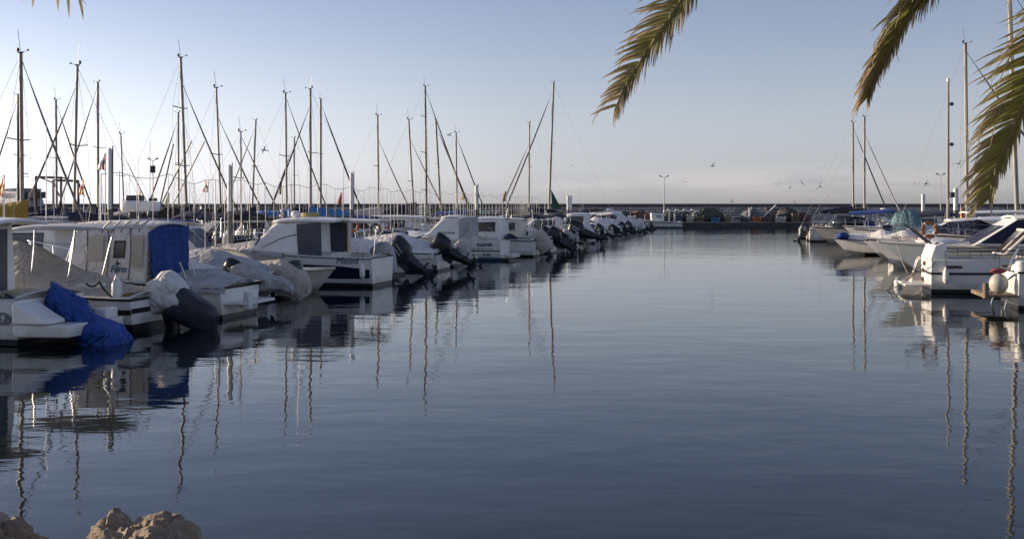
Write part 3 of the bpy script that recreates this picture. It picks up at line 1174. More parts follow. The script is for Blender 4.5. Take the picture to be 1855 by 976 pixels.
def wall_material():
    m = bpy.data.materials.new('breakwater stone')
    m.use_nodes = True
    nt = m.node_tree
    p = nt.nodes['Principled BSDF']
    p.inputs['Roughness'].default_value = .9
    t = nt.nodes.new('ShaderNodeTexCoord')
    mp_ = nt.nodes.new('ShaderNodeMapping')
    mp_.inputs['Rotation'].default_value = (math.pi / 2, 0, 0)
    nt.links.new(t.outputs['Object'], mp_.inputs[0])
    br = nt.nodes.new('ShaderNodeTexBrick')
    br.inputs['Color1'].default_value = (.44, .39, .34, 1)
    br.inputs['Color2'].default_value = (.28, .25, .22, 1)
    br.inputs['Mortar'].default_value = (.09, .085, .08, 1)
    br.inputs['Scale'].default_value = 1
    br.inputs['Brick Width'].default_value = .9
    br.inputs['Row Height'].default_value = .42
    br.inputs['Mortar Size'].default_value = .05
    br.inputs['Mortar Smooth'].default_value = .3
    nt.links.new(mp_.outputs[0], br.inputs['Vector'])
    n = nt.nodes.new('ShaderNodeTexNoise')
    n.inputs['Scale'].default_value = .7
    n.inputs['Detail'].default_value = 8
    nt.links.new(t.outputs['Object'], n.inputs['Vector'])
    mx = nt.nodes.new('ShaderNodeMix')
    mx.data_type = 'RGBA'
    mx.blend_type = 'OVERLAY'
    mx.inputs[0].default_value = .8
    nt.links.new(br.outputs['Color'], mx.inputs[6])
    nt.links.new(n.outputs['Fac'], mx.inputs[7])
    nt.links.new(mx.outputs[2], p.inputs['Base Color'])
    b = nt.nodes.new('ShaderNodeBump')
    b.inputs['Distance'].default_value = .15
    nt.links.new(br.outputs['Fac'], b.inputs['Height'])
    b.invert = True
    nt.links.new(b.outputs[0], p.inputs['Normal'])
    return m


q = MB()
q.box((0, YQ + 14, -1.2), (900, 28, 3.8))
quay = structure(q.build('quay', CONC))
q = MB()
q.box((0, YQ - .04, -.9), (900, .12, 3.1))
structure(q.build('quay_face', CONCD))
bw = thing('breakwater', 'long stone breakwater wall with a dark parapet closing the harbour', 'breakwater', (0, YQ + 16, .7))
q = MB()
prof = [(-.9, 0), (0, 2.0), (6, 2.0), (6, 0)]
q.loft([[(x, y, z) for y, z in prof] for x in (-450, 450)], True, True, True)
q.build('wall', wall_material(), bw)
q = MB()
q.box((0, 1.2, 2.25), (900, 1.6, .55))
q.build('parapet', mat('parapet concrete', (.10, .098, .09), .9, var=.3, vscale=.4), bw)
q = MB()
q.add([(x, y, z) for x, y, z in ((41, -2.6, 0), (48, -2.6, 1.75), (120, -2.6, 1.75), (120, -2.6, 0), (41, -.95, 0), (48, -.95, 1.75), (120, -.95, 1.75), (120, -.95, 0))],
      [(0, 1, 2, 3), (7, 6, 5, 4), (0, 4, 5, 1), (1, 5, 6, 2), (2, 6, 7, 3), (3, 7, 4, 0)])
rp = q.build('ramp', mat('pale ramp concrete', (.30, .29, .28), .9, var=.2, vscale=.5))
rp.location = (0, YQ + 16, .7)
tag(rp, 'pale concrete ramp climbing along the breakwater at the right', 'ramp')


def heap(px, Y, w_, h_, m, label, seed, group='fishing gear heaped on the quay', name='net_heap', cat='fishing net', d=1.2):
    mb = MB()
    rings = []
    for i in range(9):
        f = i / 8
        k = math.cos(f * math.pi / 2) ** .6
        rings.append([(w_ / 2 * k * math.cos(a), d * k * math.sin(a), h_ * f) for a in [2 * math.pi * e / 24 for e in range(24)]])
    mb.loft(rings, True, True, True)
    h_ *= .85
    mb.wrinkle(h_ * .26, 1.3 / max(h_, .5), seed, (1, 1, .8))
    mb.wrinkle(h_ * .12, 4.5, seed + 3, (1, 1, 1))
    mb.v = [(x, y, max(z, 0)) for x, y, z in mb.v]
    o = mb.build(name, m, sharp=80)
    o.location = at(px, Y, Z=.705)
    return tag(o, label, cat, group)


def crate_stack(px, Y, w_, h_, m, label, n=3, name='crate_stack', cat='crate'):
    mb = MB()
    for i in range(n):
        hh = h_ / n
        dx = (i * 37 % 5 - 2) * .02 * w_
        z = hh * i
        mb.box((dx, 0, z + .05 * hh), (w_, .8, hh * .1))
        for sx_ in (-1, 1):
            mb.box((dx + sx_ * w_ / 2, 0, z + hh * .5), (.05, .8, hh * .86))
        for sy_ in (-1, 1):
            for lv in (.3, .62):
                mb.box((dx, sy_ * .39, z + hh * lv), (w_ - .06, .04, hh * .22))
    o = mb.build(name, m)
    o.location = at(px, Y, Z=.705)
    return tag(o, label, cat)


qy = 151
for px, w_, h_, m, lb in ((1005, 4.2, 1.3, NETM, 'dark net heap behind the tallest centre mast'), (1040, 3.4, 1.2, NETG, 'greenish net heap right of the tallest centre mast'),
                          (1078, 4.2, 1.75, NETR, 'red net heap behind the end of the left boat row'), (1112, 2.6, 1.2, NETM, 'dark net heap left of the thick post on the quay'),
                          (1132, 3.0, 1.45, NETG, 'green net heap beside the stern of the workboat'), (1157, 3.4, 1.7, NETR, 'brown net heap behind the bow of the white workboat'),
                          (1216, 3.0, 1.5, NETM, 'dark net heap right of the workboat cabin'), (1238, 3.4, 1.4, NETG, 'dark green net heap two along from the workboat'),
                          (1262, 2.2, 1.5, mat('pale rope heap', (.28, .27, .25), .95, var=.5, vscale=4), 'pale rope heap standing on the quay edge'),
                          (1284, 4.6, 2.0, NETG, 'tallest dark green net heap midway along the open quay'), (1302, 2.6, 1.25, NETM, 'black net heap just right of the tallest green one'),
                          (1345, 2.2, .95, NETM, 'low black net heap alone near the middle of the quay'), (1362, 3.4, 1.9, mat('grey tarpaulin heap', (.12, .13, .15), .9, var=.4), 'grey tarpaulin heap right of the white upright post'),
                          (1388, 2.4, 1.2, NETR, 'reddish net heap under the leaning white plank'), (1428, 4.4, 1.9, NETM, 'broad black net heap at the right end of the quay'), (1452, 3.0, 1.3, NETR, 'purple brown net heap at the foot of the ramp')):
    heap(px, qy, w_, h_, m, lb, px * .37)
for px, w_, h_, m, lb, k in ((1250, .8, 1.0, CREAM, 'cream fish box stack on the quay left of the pale rope heap', 3), (1296, 1.0, .6, CANLB, 'light blue fish boxes before the tallest green net heap', 2), (1318, .7, 1.1, WOOD, 'narrow wooden crate stack between the black net heaps', 4),
                             (1372, .9, .7, ORANGE, 'orange fish boxes at the foot of the grey tarpaulin heap', 2), (1414, 1.2, .8, CREAM, 'cream boxes in front of the tall dark crate stack', 2), (1441, .9, 1.2, WOOD, 'tall wooden crate stack at the right end of the quay', 4), (1144, .9, .9, WHITEP, 'white fish boxes by the bow of the workboat', 3), (1090, .9, .8, CREAM, 'cream fish boxes before the red net heap', 2)):
    crate_stack(px, qy - 1.7, w_, h_, m, lb, k)
crate_stack(1268, qy - 1.4, .9, .9, WOOD, 'low wooden crate pair beside the pale rope heap', 2)
crate_stack(1330, qy - 1.4, 1.5, .4, CONC, 'flat grey pallet lying on the quay edge', 1, 'pallet', 'pallet')
crate_stack(1405, qy + 1.6, 2.6, 2.0, mat('dark brown crates', (.06, .04, .035), .8, var=.4), 'tall dark brown crate stack right of the leaning plank', 4)
crate_stack(1185 - 70, qy - 2, 1.2, .9, CANB, 'blue fish box pile by the workboat stern', 3)
crate_stack(1228, qy - 1.5, 1.0, 1.1, mat('blue grey drum paint', (.10, .14, .20), .6, var=.3), 'blue grey box pile beside the workboat bow rail', 3)
q = MB()
q.box((0, 0, .9), (.22, .22, 1.8))
q.box((0, 0, 1.85), (.3, .3, .12))
o = q.build('bollard_post', WHITEP, bevel=.02)
o.location = at(1358, qy - 1, Z=.705)
tag(o, 'white upright post standing on the open quay', 'post')
q = MB()
q.box((0, 0, 1.0), (.12, .3, 2.6), Matrix.Rotation(R(48), 3, 'Y'))
o = q.build('plank', WHITEP)
o.location = at(1393, qy - .6, Z=1.1)
tag(o, 'white plank leaning on the reddish nets', 'plank')
q = MB()
for k in range(9):
    q.box((k * .55 - 2.3, (k % 3) * .1, .15 + (k % 2) * .12), (.5, .5, .3))
o = q.build('float_string', WHITEP, bevel=.08)
o.location = at(1235, qy + 2.2, Z=2.0)
sb = MB()
for sx_ in (-2.2, -.8, .8, 2.2):
    sb.box((sx_, 0, -.66), (.12, .9, 1.28))
sb.box((0, 0, .0), (5.2, 1.0, .08))
sb.build('rack', RUST, o)
tag(o, 'string of white net floats laid on a low rusty rack', 'floats')


def lamp_post(px, Y, ptop, label, heads=2, z0=.7, r=.09, group='tall lamp posts around the harbour', side=.5):
    h_ = EYE + (HY - ptop) / F * Y - z0
    p = at(px, Y, Z=z0)
    root = thing('lamp_post', label, 'lamp post', p, 0, group)
    mb = MB()
    mb.tube([(0, 0, 0), (0, 0, h_)], r, 10, r2=r * .55)
    mb.lathe([(r * 2.2, 0), (r * 2.2, .06), (r * 1.3, .3), (r, .5)], n=10)
    mb.build('post', mat('lamp post paint', (.42, .41, .40), .5), root)
    for k in range(heads):
        sg = -1 if k % 2 == 0 else 1
        hd = MB()
        hd.tube([(0, 0, h_ - .05), (sg * side * .6, 0, h_ + .12)], r * .4, 6)
        hd.box((sg * side, 0, h_ + .22), (.38, .26, .14), Matrix.Rotation(R(-sg * 25), 3, 'Y'))
        hd.build('lamp_head', ALUDARK, root, bevel=.03)
    return root, h_


lamp_post(1203, qy + 6, 322, 'slim lamp post behind the white workboat, dark double head', 2)
lp, lh = lamp_post(277, 140, 291, 'lamp post with two floodlights and a box, far behind the left masts', 2, side=.5)
q = MB()
q.box((0, 0, lh - 1.1), (.55, .4, .9))
q.build('control_box', CHAR, lp, bevel=.03)
lamp_post(1704, 160, 318, 'slim lamp post right of centre between the right hand masts', 2)

# ------------------------------------------------------------------ pontoon, piles, bird wire fence


def pier_x(Y):
    return -17.8 + .212 * Y


pt = thing('pontoon', 'long grey floating pontoon behind the bows of the left boat row', 'pontoon', (pier_x(25), 25, 0), math.atan2(1, .212))
plen = 118 * math.hypot(1, .212)
q = MB()
q.box((plen / 2, 0, .42), (plen, 2.1, .14))
q.build('deck', mat('pontoon decking', (.26, .235, .20), .85, var=.3, vscale=5), pt)
for k in range(20):
    q = MB()
    q.box((plen * (k + .5) / 20, 0, .12), (plen / 20 * .7, 1.7, .46))
    q.build('float', CONCD, pt, bevel=.03)
for k, s0 in enumerate(range(14)):
    q = MB()
    q.box((6 + s0 * 8.3, .55, .49 + .5), (.26, .26, 1.0))
    q.lathe([(.16, 0), (.16, .12), (.05, .16)], (6 + s0 * 8.3, .55, 1.49), 10)
    q.build('service_pedestal', WHITEP, pt, bevel=.02)


def pile(px, Y, ptop, label, pair=False, split=.55, r=.20):
    X = (px - PX) / F * Y
    zt = EYE + (HY - ptop) / F * Y
    r *= .88
    root = thing('mooring_pile', label, 'mooring pile', (X, Y, 0), 0, 'mooring piles through the pontoons')
    for k in range(2 if pair else 1):
        dx = k * r * 2.2
        q = MB()
        zs = 1.6 + (zt - 1.6) * .34
        q.lathe([(r, -2), (r, zs)], (dx, 0, 0), 16)
        q.build('shaft', mat('grey pile steel', (.17, .165, .16), .7, var=.3), root)
        q = MB()
        q.lathe([(r + .006, zs), (r + .006, zt - .05), (r * .6, zt), (.01, zt + .02)], (dx, 0, 0), 16)
        q.build('sleeve', WHITEP, root)
    if not pair:
        q = MB()
        q.tube([(r + .03, -.02, .4), (r + .03, -.02, zt + .08)], .018, 6)
        q.build('guide_rod', ALUDARK, root)
    return root


pile(199, 31, 269, 'nearest white sleeved pile, thickest, by the red and white pennant', r=.066)
pile(416, 38, 299, 'white sleeved pile, second nearest, above the small navy bimini', r=.072)
pile(637, 50, 313, 'white sleeved pile, middle one of five, behind the cabin with a glazed door', r=.085)
pile(863, 73, 335, 'white sleeved pile, second farthest, over the whalebacked cabin boats', r=.11)
pile(1029, 112, 354, 'farthest pile, a close pair of white sleeves', pair=True, r=.14)
pile(1672, 92, 352, 'white pile beside the teal tarpaulin boat', r=.15)
pile(1731, 76, 341, 'white pile right of the slim light mast', r=.15)

fn = thing('wire_fence', 'tall thin wire fence running along the pontoon behind the left boats', 'fence', (0, 0, 0))
top = []
pm = mat('fence wire', (.50, .49, .47), .6)
for k in range(84):
    f = k / 83
    Y = 32 + 68 * f ** 1.0
    X = pier_x(Y) - .9 + .25 * math.sin(k * .3)
    zt = 3.50 + .10 * math.sin(k * 1.9) + .05 * math.sin(k * .7)
    if k % 4 == 0:
        top.append((X, Y, zt))
    else:
        top.append((X, Y, zt - .05))
    q = MB()
    rr = (.02 if k % 8 == 0 else .012)
    q.tube([(X, Y, .48), (X, Y, zt)], rr, 4)
    q.build('post', pm, fn)
q = MB()
q.tube(top, .010, 4)
q.build('top_wire', pm, fn)
for k in range(0, 34):
    pass

# ------------------------------------------------------------------ loose things carried by boats, and boat markings


def panel(h, root, t0, t1, qlo, qhi, m, sides=(1, -1), n=10, name='hull_panel', off=.008):
    for sg in sides:
        mb = MB()
        rows = []
        for i in range(n + 1):
            t = t0 + (t1 - t0) * i / n
            f = i / n
            a, b_ = qlo(f), qhi(f)
            r = []
            for k in range(5):
                x, y, z = h.pt(t, a + (b_ - a) * k / 4)
                r.append((x, (y + off) * sg, z))
            rows.append(r)
        mb.loft(rows, False)
        mb.build(name, m, root)


def pxsolid(root, Y, spx, pairs, depth, m, name, amp=.05, freq=3.0, seed=1.0, yl=0.0, p=2.6):
    """a draped body: each ring runs between an upper and a lower outline point, with its own half breadth across the boat"""
    mb = MB()
    rings = []
    up, dn, dep = [], [], []
    for a, b, c, d in pairs:
        up.append(((spx - a) / F * Y, EYE - (b - HY) / F * Y, 0))
        dn.append(((spx - c) / F * Y, EYE - (d - HY) / F * Y, 0))
    U, D = catmull(up, 8), catmull(dn, 8)
    for i in range(len(U)):
        k = min(i / 8, len(depth) - 1.0001)
        w_ = depth[int(k)] * (1 - k % 1) + depth[int(k) + 1] * (k % 1)
        cx, cz = (U[i].x + D[i].x) / 2, (U[i].y + D[i].y) / 2
        hx, hz_ = (U[i].x - D[i].x) / 2, (U[i].y - D[i].y) / 2
        ring = []
        for e in range(44):
            t = 2 * math.pi * e / 44
            c_, s_ = math.cos(t), math.sin(t)
            c_ = math.copysign(abs(c_) ** (2 / p), c_)
            s_ = math.copysign(abs(s_) ** (2 / p), s_)
            ring.append((cx + hx * c_, yl + w_ * s_, cz + hz_ * c_))
        rings.append(ring)
    mb.loft(rings, True, True, True)
    mb.wrinkle(amp * .6, freq, seed)
    nr = len(rings)
    out = []
    for e, q in enumerate(mb.v):
        i = e // 44
        c = Vector(((U[i].x + D[i].x) / 2, yl, (U[i].y + D[i].y) / 2))
        v = Vector(q)
        w1 = abs(noise.noise(Vector((v.x * 1.1, v.y * 3.2, v.z * 2.2)) + Vector((seed, 0, 0))))
        w2 = abs(noise.noise(v * 4.1 + Vector((0, seed, 0))))
        d = (v - c)
        k = 1 + amp * (1.9 * (w1 - .22) + .8 * (w2 - .2)) / max(.15, d.length)
        out.append(tuple(c + d * k))
    mb.v = out
    return mb.build(name, m, root, sharp=28)


def to_world(root, p):
    m = Matrix.Translation(root.location) @ Matrix.Rotation(root.rotation_euler[2], 4, 'Z')
    return m @ Vector(p)


def fender(root, p, label, r=.09, ln=.5, m=WHITEP, ball=False):
    mb = MB()
    if ball:
        mb.ell((0, 0, 0), (r, r, r * 1.12), 18, 14)
        mb.lathe([(.05, 0), (.06, .08), (.03, .12)], (0, 0, r * 1.06), 8)
    else:
        mb.lathe([(.01, -ln / 2 - .02), (r * .5, -ln / 2), (r, -ln / 2 + r), (r, ln / 2 - r), (r * .5, ln / 2), (.02, ln / 2 + .08)], n=14)
    o = thing('fender', label, 'fender', to_world(root, p), 0)
    mb.build('body', m, o)
    k = MB()
    k.tube([(0, 0, (r if ball else ln / 2) + .05), (0.02, 0, (r if ball else ln / 2) + .45)], .009, 5)
    k.build('lanyard', ROPE, o)
    return o


def lifebuoy(p, r, label, rz=0, m=ORANGE, tube=.055):
    o = thing('lifebuoy', label, 'lifebuoy', p, rz)
    mb = MB()
    mb.loft([[((r + tube * math.cos(b)) * math.cos(a), tube * .8 * math.sin(b), (r + tube * math.cos(b)) * math.sin(a)) for b in [2 * math.pi * k / 10 for k in range(10)]] for a in [2 * math.pi * k / 28 for k in range(29)]])
    mb.build('ring', m, o)
    k = MB()
    for a in (.8, 2.35, 3.9, 5.5):
        k.loft([[((r + (tube + .006) * math.cos(b)) * math.cos(a + d), (tube * .8 + .006) * math.sin(b), (r + (tube + .006) * math.cos(b)) * math.sin(a + d)) for b in [2 * math.pi * e / 10 for e in range(10)]] for d in (-.1, 0, .1)])
    k.build('bands', WHITEP, o)
    return o


def rope(pts, label, r=.014, m=ROPE, sag=.08):
    mb = MB()
    out = []
    for a, b in zip(pts[:-1], pts[1:]):
        a, b = Vector(a), Vector(b)
        for i in range(10):
            f = i / 10
            out.append(a.lerp(b, f) - Vector((0, 0, sag * 4 * f * (1 - f))))
    out.append(Vector(pts[-1]))
    mb.tube(out, r, 6)
    o = mb.build('mooring_rope', m)
    return tag(o, label, 'rope')


# ------------------------------------------------------------------ left row, nearest boats first
# 1: cut by the left edge, blue tarpaulin over its engine
r, h = motorboat('white cabin boat cut by the left edge, oval badge on its side', -8.74, 20.9, OUT_L, 5.8, 2.3, .84, 1.25, zboot=.13, ck=(.03, .5), rub=None, sole=.35, group=GL)
cb = cabin(r, [(1.35, .86), (3.9, 1.1), (3.1, 2.22), (1.35, 2.22)], .86, .74, WHITE, .07, windows=([(1.8, 1.35), (2.8, 1.38), (2.65, 2.0), (1.8, 2.0)],), front=((3.9, 1.12), (3.1, 2.2), .12), roof=(.6, 3.5, 2.24, .95, .07))
q = MB()
q.box((1.335, -.05, 1.5), (.03, .95, 1.2))
q.build('door', SKIRT, cb)
platform(r, -.98, .02, .40, 1.05, th=.22)
q = MB()
pf = [(.05, .41), (.05, .80), (-.12, .76), (-.38, .60), (-.62, .48), (-.62, .41)]
q.add([(x, 1.06, z) for x, z in pf] + [(x, .42, z) for x, z in pf], [(0, 1, 2, 3, 4, 5), (11, 10, 9, 8, 7, 6)] + [(i, (i + 1) % 6, (i + 1) % 6 + 6, i + 6) for i in range(6)])
q.build('stern_quarter', WHITE, r, bevel=.05)
q = MB()
q.box((-.82, -.55, .50), (.28, .4, .2))
q.build('step_box', WHITE, r, bevel=.03)
mb = MB()
mb.loft([[(x, (h.b(0) + .03 - e), z) for x, z, e in pr] for pr in
         ([(0.0, .55, .05), (.15, .86, .02), (.5, 1.0, 0)], [(0.0, .50, 0), (.2, .7, -.01), (.62, .8, 0)], [(.02, .45, .02), (.25, .55, 0.0), (.7, .52, .01)])], False)
tx = h.pt(.055, .60)
q = MB()
q.loft([[(tx[0] + .21 * math.cos(a), tx[1] + .012, tx[2] + .12 * math.sin(a)) for a in [2 * math.pi * k / 24 for k in range(24)]], [(tx[0] + .21 * math.cos(a), tx[1] + .022, tx[2] + .12 * math.sin(a)) for a in [2 * math.pi * k / 24 for k in range(24)]]], True, True, True)
bd = q.build('badge', mat('badge grey', (.12, .12, .15), .5), r)
h.side_text(r, '29', .17, .055, .54, WHITEP, 1, .2, .004).location.y += .016
panel(h, r, .12, .32, lambda f: .32 + .02 * f, lambda f: .34 + .22 * f, NAVYHULL, (1,), name='decal')
tp = pxsolid(r, 20.7, 83, [(84, 510, 83, 514), (99, 517, 84, 545), (124, 533, 92, 574), (149, 550, 120, 592), (160, 564, 133, 598), (184, 576, 146, 612), (206, 587, 163, 628), (230, 607, 187, 640), (243, 624, 214, 644)],
             [.03, .22, .34, .36, .28, .38, .44, .42, .34], BLUETARP, 'motor_cover', .055, 3.1, 3.0)
A1 = r
rope([to_world(r, (.45, 1.08, .62)), to_world(r, (.35, 1.02, .92)), to_world(r, (-.75, .2, .46))], 'black mooring rope with rubber snubber on the nearest left boat', .02)
mb = MB()
mb.ell((0, 0, 0), (.17, .05, .05), 10, 8)
o = mb.build('snubber', RUB)
o.location = to_world(r, (.18, .92, .88))
o.rotation_euler = (0, R(25), R(-12))
tag(o, 'black rubber snubber on the rope of the nearest left boat', 'snubber')

# 2: T-top fishing boat, beige canvas, black striped stern, half covered engine
r, h = motorboat('white boat with white canopy on tubes, beige canvas, black striped stern', -7.45, 23.2, OUT_L, 6.6, 2.3, .68, 1.2, zboot=.16, ck=(.02, .55), rub=RUB, sole=.22, group=GL)
panel(h, r, .0, .97, lambda f: .50, lambda f: .66, BOOT, name='stripe')
q = MB()
q.box((-.012, 0, .43), (.01, 2.0, .10))
q.build('transom_stripe', BOOT, r)
canvas(r, h, .35, 4.1, [.08, .25, .42, .62, .85, .9, .7], CANBE, .02, .05, 2.0, inset=.12)
ttop(r, .75, 3.0, 2.08, .8, .75, legs=((1.75, 1.45), (2.6, 2.4)), m=mat('pale grey canopy', (.50, .50, .50), .6, var=.15))
q = MB()
for y in (-.7, -.35, 0, .35, .7):
    q.tube([(.86, y, 2.0), (.78, y, 2.14), (.62, y * 1.05, 2.25)], .018, 7)
q.build('rod_holders', mat('dull alloy', (.30, .30, .31), .5), r)
q = MB()
q.lathe([(.30, .62), (.34, .66), (.34, .92), (.30, .95)], (1.35, .35, 0), 20)
q.box((1.9, .55, .78), (.5, .4, .32))
q.build('bait_tub', CREAM, r, bevel=.02)
q = MB()
q.loft([[(p_[0], p_[1], z) for p_ in sring(x, 0, 0, a_, b_, 12, 2.4)] for z, x, a_, b_ in ((.62, -.2, .22, .16), (.2, -.33, .18, .12), (-.3, -.42, .13, .07))], True, True, True)
q.build('engine_leg', BLACK, r)
pxsolid(r, 23.0, 281, [(322, 530, 298, 562), (338, 521, 306, 578), (354, 532, 324, 583), (372, 542, 345, 592), (390, 553, 366, 602), (403, 570, 392, 602)], [.20, .27, .29, .27, .22, .10], mat('dark engine shroud', (.028, .030, .038), .5, var=.25), 'motor_cowl', .02, 2.5, 1.0, p=3.2)
pxsolid(r, 23.0, 281, [(262, 538, 256, 566), (274, 511, 266, 570), (291, 496, 282, 570), (312, 497, 298, 567), (332, 512, 309, 562), (350, 536, 330, 556)], [.16, .32, .37, .36, .33, .24], CANW, 'motor_cover', .05, 3.0, 4.2)
lifeb = None
for px, ang in ((112, 0), (150, .3)):
    pass
A2 = r

fender(r, (.42, .85, .80), 'white fender lying on the stern of the striped boat', .10, .55)
rope([to_world(r, (1.05, .95, .98)), to_world(r, (.75, .95, 1.02)), to_world(r, (.30, 1.0, .66))], 'black rope looped over the stern of the striped boat', .022)
# 3: canvas enclosure with a window, low grey covered stern
r, h = motorboat('boat with white canvas cuddy, brown window, tall blue curtain facing the fairway', -6.35, 25.8, OUT_L, 6.0, 2.2, .72, 1.15, zboot=.1, ck=(.03, .5), rub=RUB, group=GL)
cb = cabin(r, [(1.9, .74), (4.1, 1.05), (3.75, 2.08), (1.88, 2.14)], .92, .80, CANW, .05, windows=([(2.46, 1.36), (2.76, 1.36), (2.74, 1.76), (2.44, 1.76)],), mw=GLASSB, roof=(1.75, 4.0, 2.13, .90, .05))
for xx in (2.34, 2.9, 3.45):
    q = MB()
    q.tube([(xx, .925, .85), (xx - .04, .875, 1.5), (xx + .02, .82, 2.1)], .012, 5)
    q.build('zip_seam', SKIRT, cb)
q = MB()
q.add([(3.0, .905, 1.28), (3.4, .905, 1.30), (3.38, .862, 1.86), (3.0, .858, 1.90)], [(0, 1, 2, 3)])
q.add([(1.98, .925, 1.15), (2.26, .93, 1.15), (2.26, .858, 1.86), (1.98, .858, 1.90)], [(0, 1, 2, 3)])
for v_ in [mat('clear vinyl panel', (.42, .38, .31), .25)]:
    o = q.build('vinyl_panel', v_, cb)
    o.location.y = .012
text('Faro', .22, (2.6, .922, 1.04), (math.pi / 2 + R(5), 0, math.pi), INKB, cb, .3, bold=.006)
text('La', .12, (2.63, .907, 1.21), (math.pi / 2 + R(5), 0, math.pi), INK, cb, .3, bold=.004)
q = MB()
rings = []
for k in range(16):
    f = k / 15
    ring = []
    for i in range(25):
        g_ = i / 24
        y = .90 - 1.84 * g_
        ztop = 2.12 - .16 * max(0, 1 - g_ * 2.2) ** 1.5
        z = ztop + (.80 - .05 * math.sin(g_ * 5) - ztop) * f
        ring.append((1.84 - .10 * f - .035 * math.sin(g_ * 17 + f * 1.5) * (.3 + f) - .02 * math.sin(g_ * 41), y * (1 - .10 * f * (1 if y < 0 else -.3)), z))
    rings.append(ring)
q.loft(rings, False)
q.wrinkle(.03, 2.2, 8)
o = q.build('curtain', CANB, cb, sharp=60)
o.modifiers.new('thick', 'SOLIDIFY').thickness = .008
canvas(r, h, -.15, 1.75, [.06, .30, .34, .16], CANG, .16, .06, 5.0)
platform(r, -.55, .0, .38, .85)
q = MB()
q.box((-.5, .62, .42), (.16, .2, .42))
q.build('stern_locker', WHITEP, r, bevel=.03)
for yy in (.45, .75):
    pole(r, (.75 + yy * .3, yy, .9), .38, .025, (.16, 0), STEEL, 'rod_holder')
pxsolid(r, 25.7, 455, [(330, 515, 332, 548), (350, 499, 352, 556), (380, 506, 384, 566), (410, 522, 412, 574), (440, 535, 440, 572), (456, 552, 454, 560)], [.2, .36, .38, .36, .28, .1], CANG, 'motor_cover', .05, 3.0, 12.2)
A3 = r

# 4: low boat with rails and a grey motor bag
r, h = motorboat('low boat with screen and rods, grey bag over its tilted black engine', -6.95, 28.3, OUT_L, 6.2, 2.3, .74, 1.15, ck=(.03, .5), group=GL)
pxsolid(r, 28.2, 430, [(412, 486, 412, 508), (424, 475, 424, 520), (445, 477, 448, 530), (470, 489, 470, 534), (500, 498, 492, 530), (524, 510, 512, 527), (534, 520, 530, 530)], [.15, .33, .38, .36, .30, .22, .08], CANG, 'motor_cover', .05, 3.0, 6.2)
outboard(r, -.0, .36, .05, .95, 68, BLACK, seed=4.0)
canvas(r, h, .2, 3.4, [.05, .3, .5, .55, .3], CANW, .1, .05, 2.2)
windscreen(r, 4.2, 1.1, .8, .45, .9)
h.rail(r, .4, .5)
for k in range(3):
    pole(r, (1.2 + .3 * k, .4 + .2 * k, .9), .9, .02, (.3, 0), STEEL, 'rod_holder')
A4 = r

# 5: beige covered upright engine, grey cover
r, h = motorboat('low boat under a long grey cover, beige bag over its upright engine', -6.45, 30.9, OUT_L, 5.4, 2.1, .66, 1.0, ck=(.04, .5), group=GL)
canvas(r, h, .15, 4.8, [.12, .45, .62, .5, .42, .3], CANG, .12, .06, 6.0)
pxsolid(r, 30.6, 516, [(490, 502, 492, 528), (496, 481, 500, 536), (511, 470, 518, 541), (536, 476, 540, 546), (559, 490, 558, 546), (574, 512, 570, 532)], [.15, .3, .36, .36, .3, .12], CANBE, 'motor_cover', .05, 3.0, 7.7)
outboard(r, .0, .36, 0, .9, 14, CHAR, seed=6.0)
flag(r, (3.6, .7, 1.35), .22, .34, [ORANGE, YELP], fly=(.5, .2, -1), bands=2, pole_h=.7)

# 5b: dinghy lying bow out
r, h = motorboat('small cream dinghy lying bow out beside the white cabin boat', -8.95, 33.85, IN_L, 3.75, 1.5, .55, .72, CREAM, CREAM, ANTI, ck=(.1, .66), rub=CANBE, rake=.55, group=GL, name='dinghy', cat='dinghy')
canvas(r, h, .3, 2.5, [.1, .3, .32, .05], CANBE, .08, .04, 3.0)

# 6: the white cabin boat with a navy panel
r, h = motorboat('white cabin boat with navy hull panel, dark blue curtain and script name', -4.22, 36.0, OUT_L, 6.1, 2.35, .92, 1.2, zboot=.12, ck=(.02, .27), rub=None, group=GL)
panel(h, r, .015, .42, lambda f: .30 - .04 * math.sin(f * 3), lambda f: .60 + .12 * math.sin(min(1, f * 1.5) * 1.57), NAVYHULL)
panel(h, r, .0, .95, lambda f: .955, lambda f: .985, BOOT, name='rail_line')
q = MB()
q.tube([(0, -1.08, .93), (0, 1.08, .93)], .02, 6)
q.build('transom_rail', BOOT, r)
h.side_text(r, 'Meled', .30, .150, .80, INK, 1, .3, .0)
cb = cabin(r, [(2.15, .95), (4.3, 1.1), (3.92, 1.55), (3.35, 2.06), (2.15, 2.12)], 1.0, .86, WHITE, .1, windows=([(4.05, 1.32), (3.9, 1.56), (3.86, 1.56), (4.0, 1.32)],), front=((4.1, 1.34), (3.42, 1.98), .05), roof=(1.35, 3.45, 2.10, .98, .08))
q = MB()
q.add([(x, y, z) for y in (1.02, .995) for x, z in ((2.5, .98), (2.58, 2.0), (1.72, 2.06), (1.70, .98))], [(0, 1, 2, 3), (7, 6, 5, 4), (0, 4, 5, 1), (1, 5, 6, 2), (2, 6, 7, 3), (3, 7, 4, 0)])
q.add([(x, -y, z) for y in (1.02, .995) for x, z in ((2.5, .98), (2.58, 2.0), (1.72, 2.06), (1.70, .98))], [(3, 2, 1, 0), (4, 5, 6, 7), (0, 1, 5, 4), (1, 2, 6, 5), (2, 3, 7, 6), (3, 0, 4, 7)])
q.build('curtain', SKIRT, cb, bevel=.008)
canvas(r, h, 3.0, 5.9, [.05, .28, .3, .18, .05], CANG, .06, .05, 9.0)
q = MB()
q.tube([(2.3, .9, 1.75), (3.1, .98, 1.55), (4.0, .95, 1.15)], .012, 5)
q.build('shore_line', ROPE, r)
q = MB()
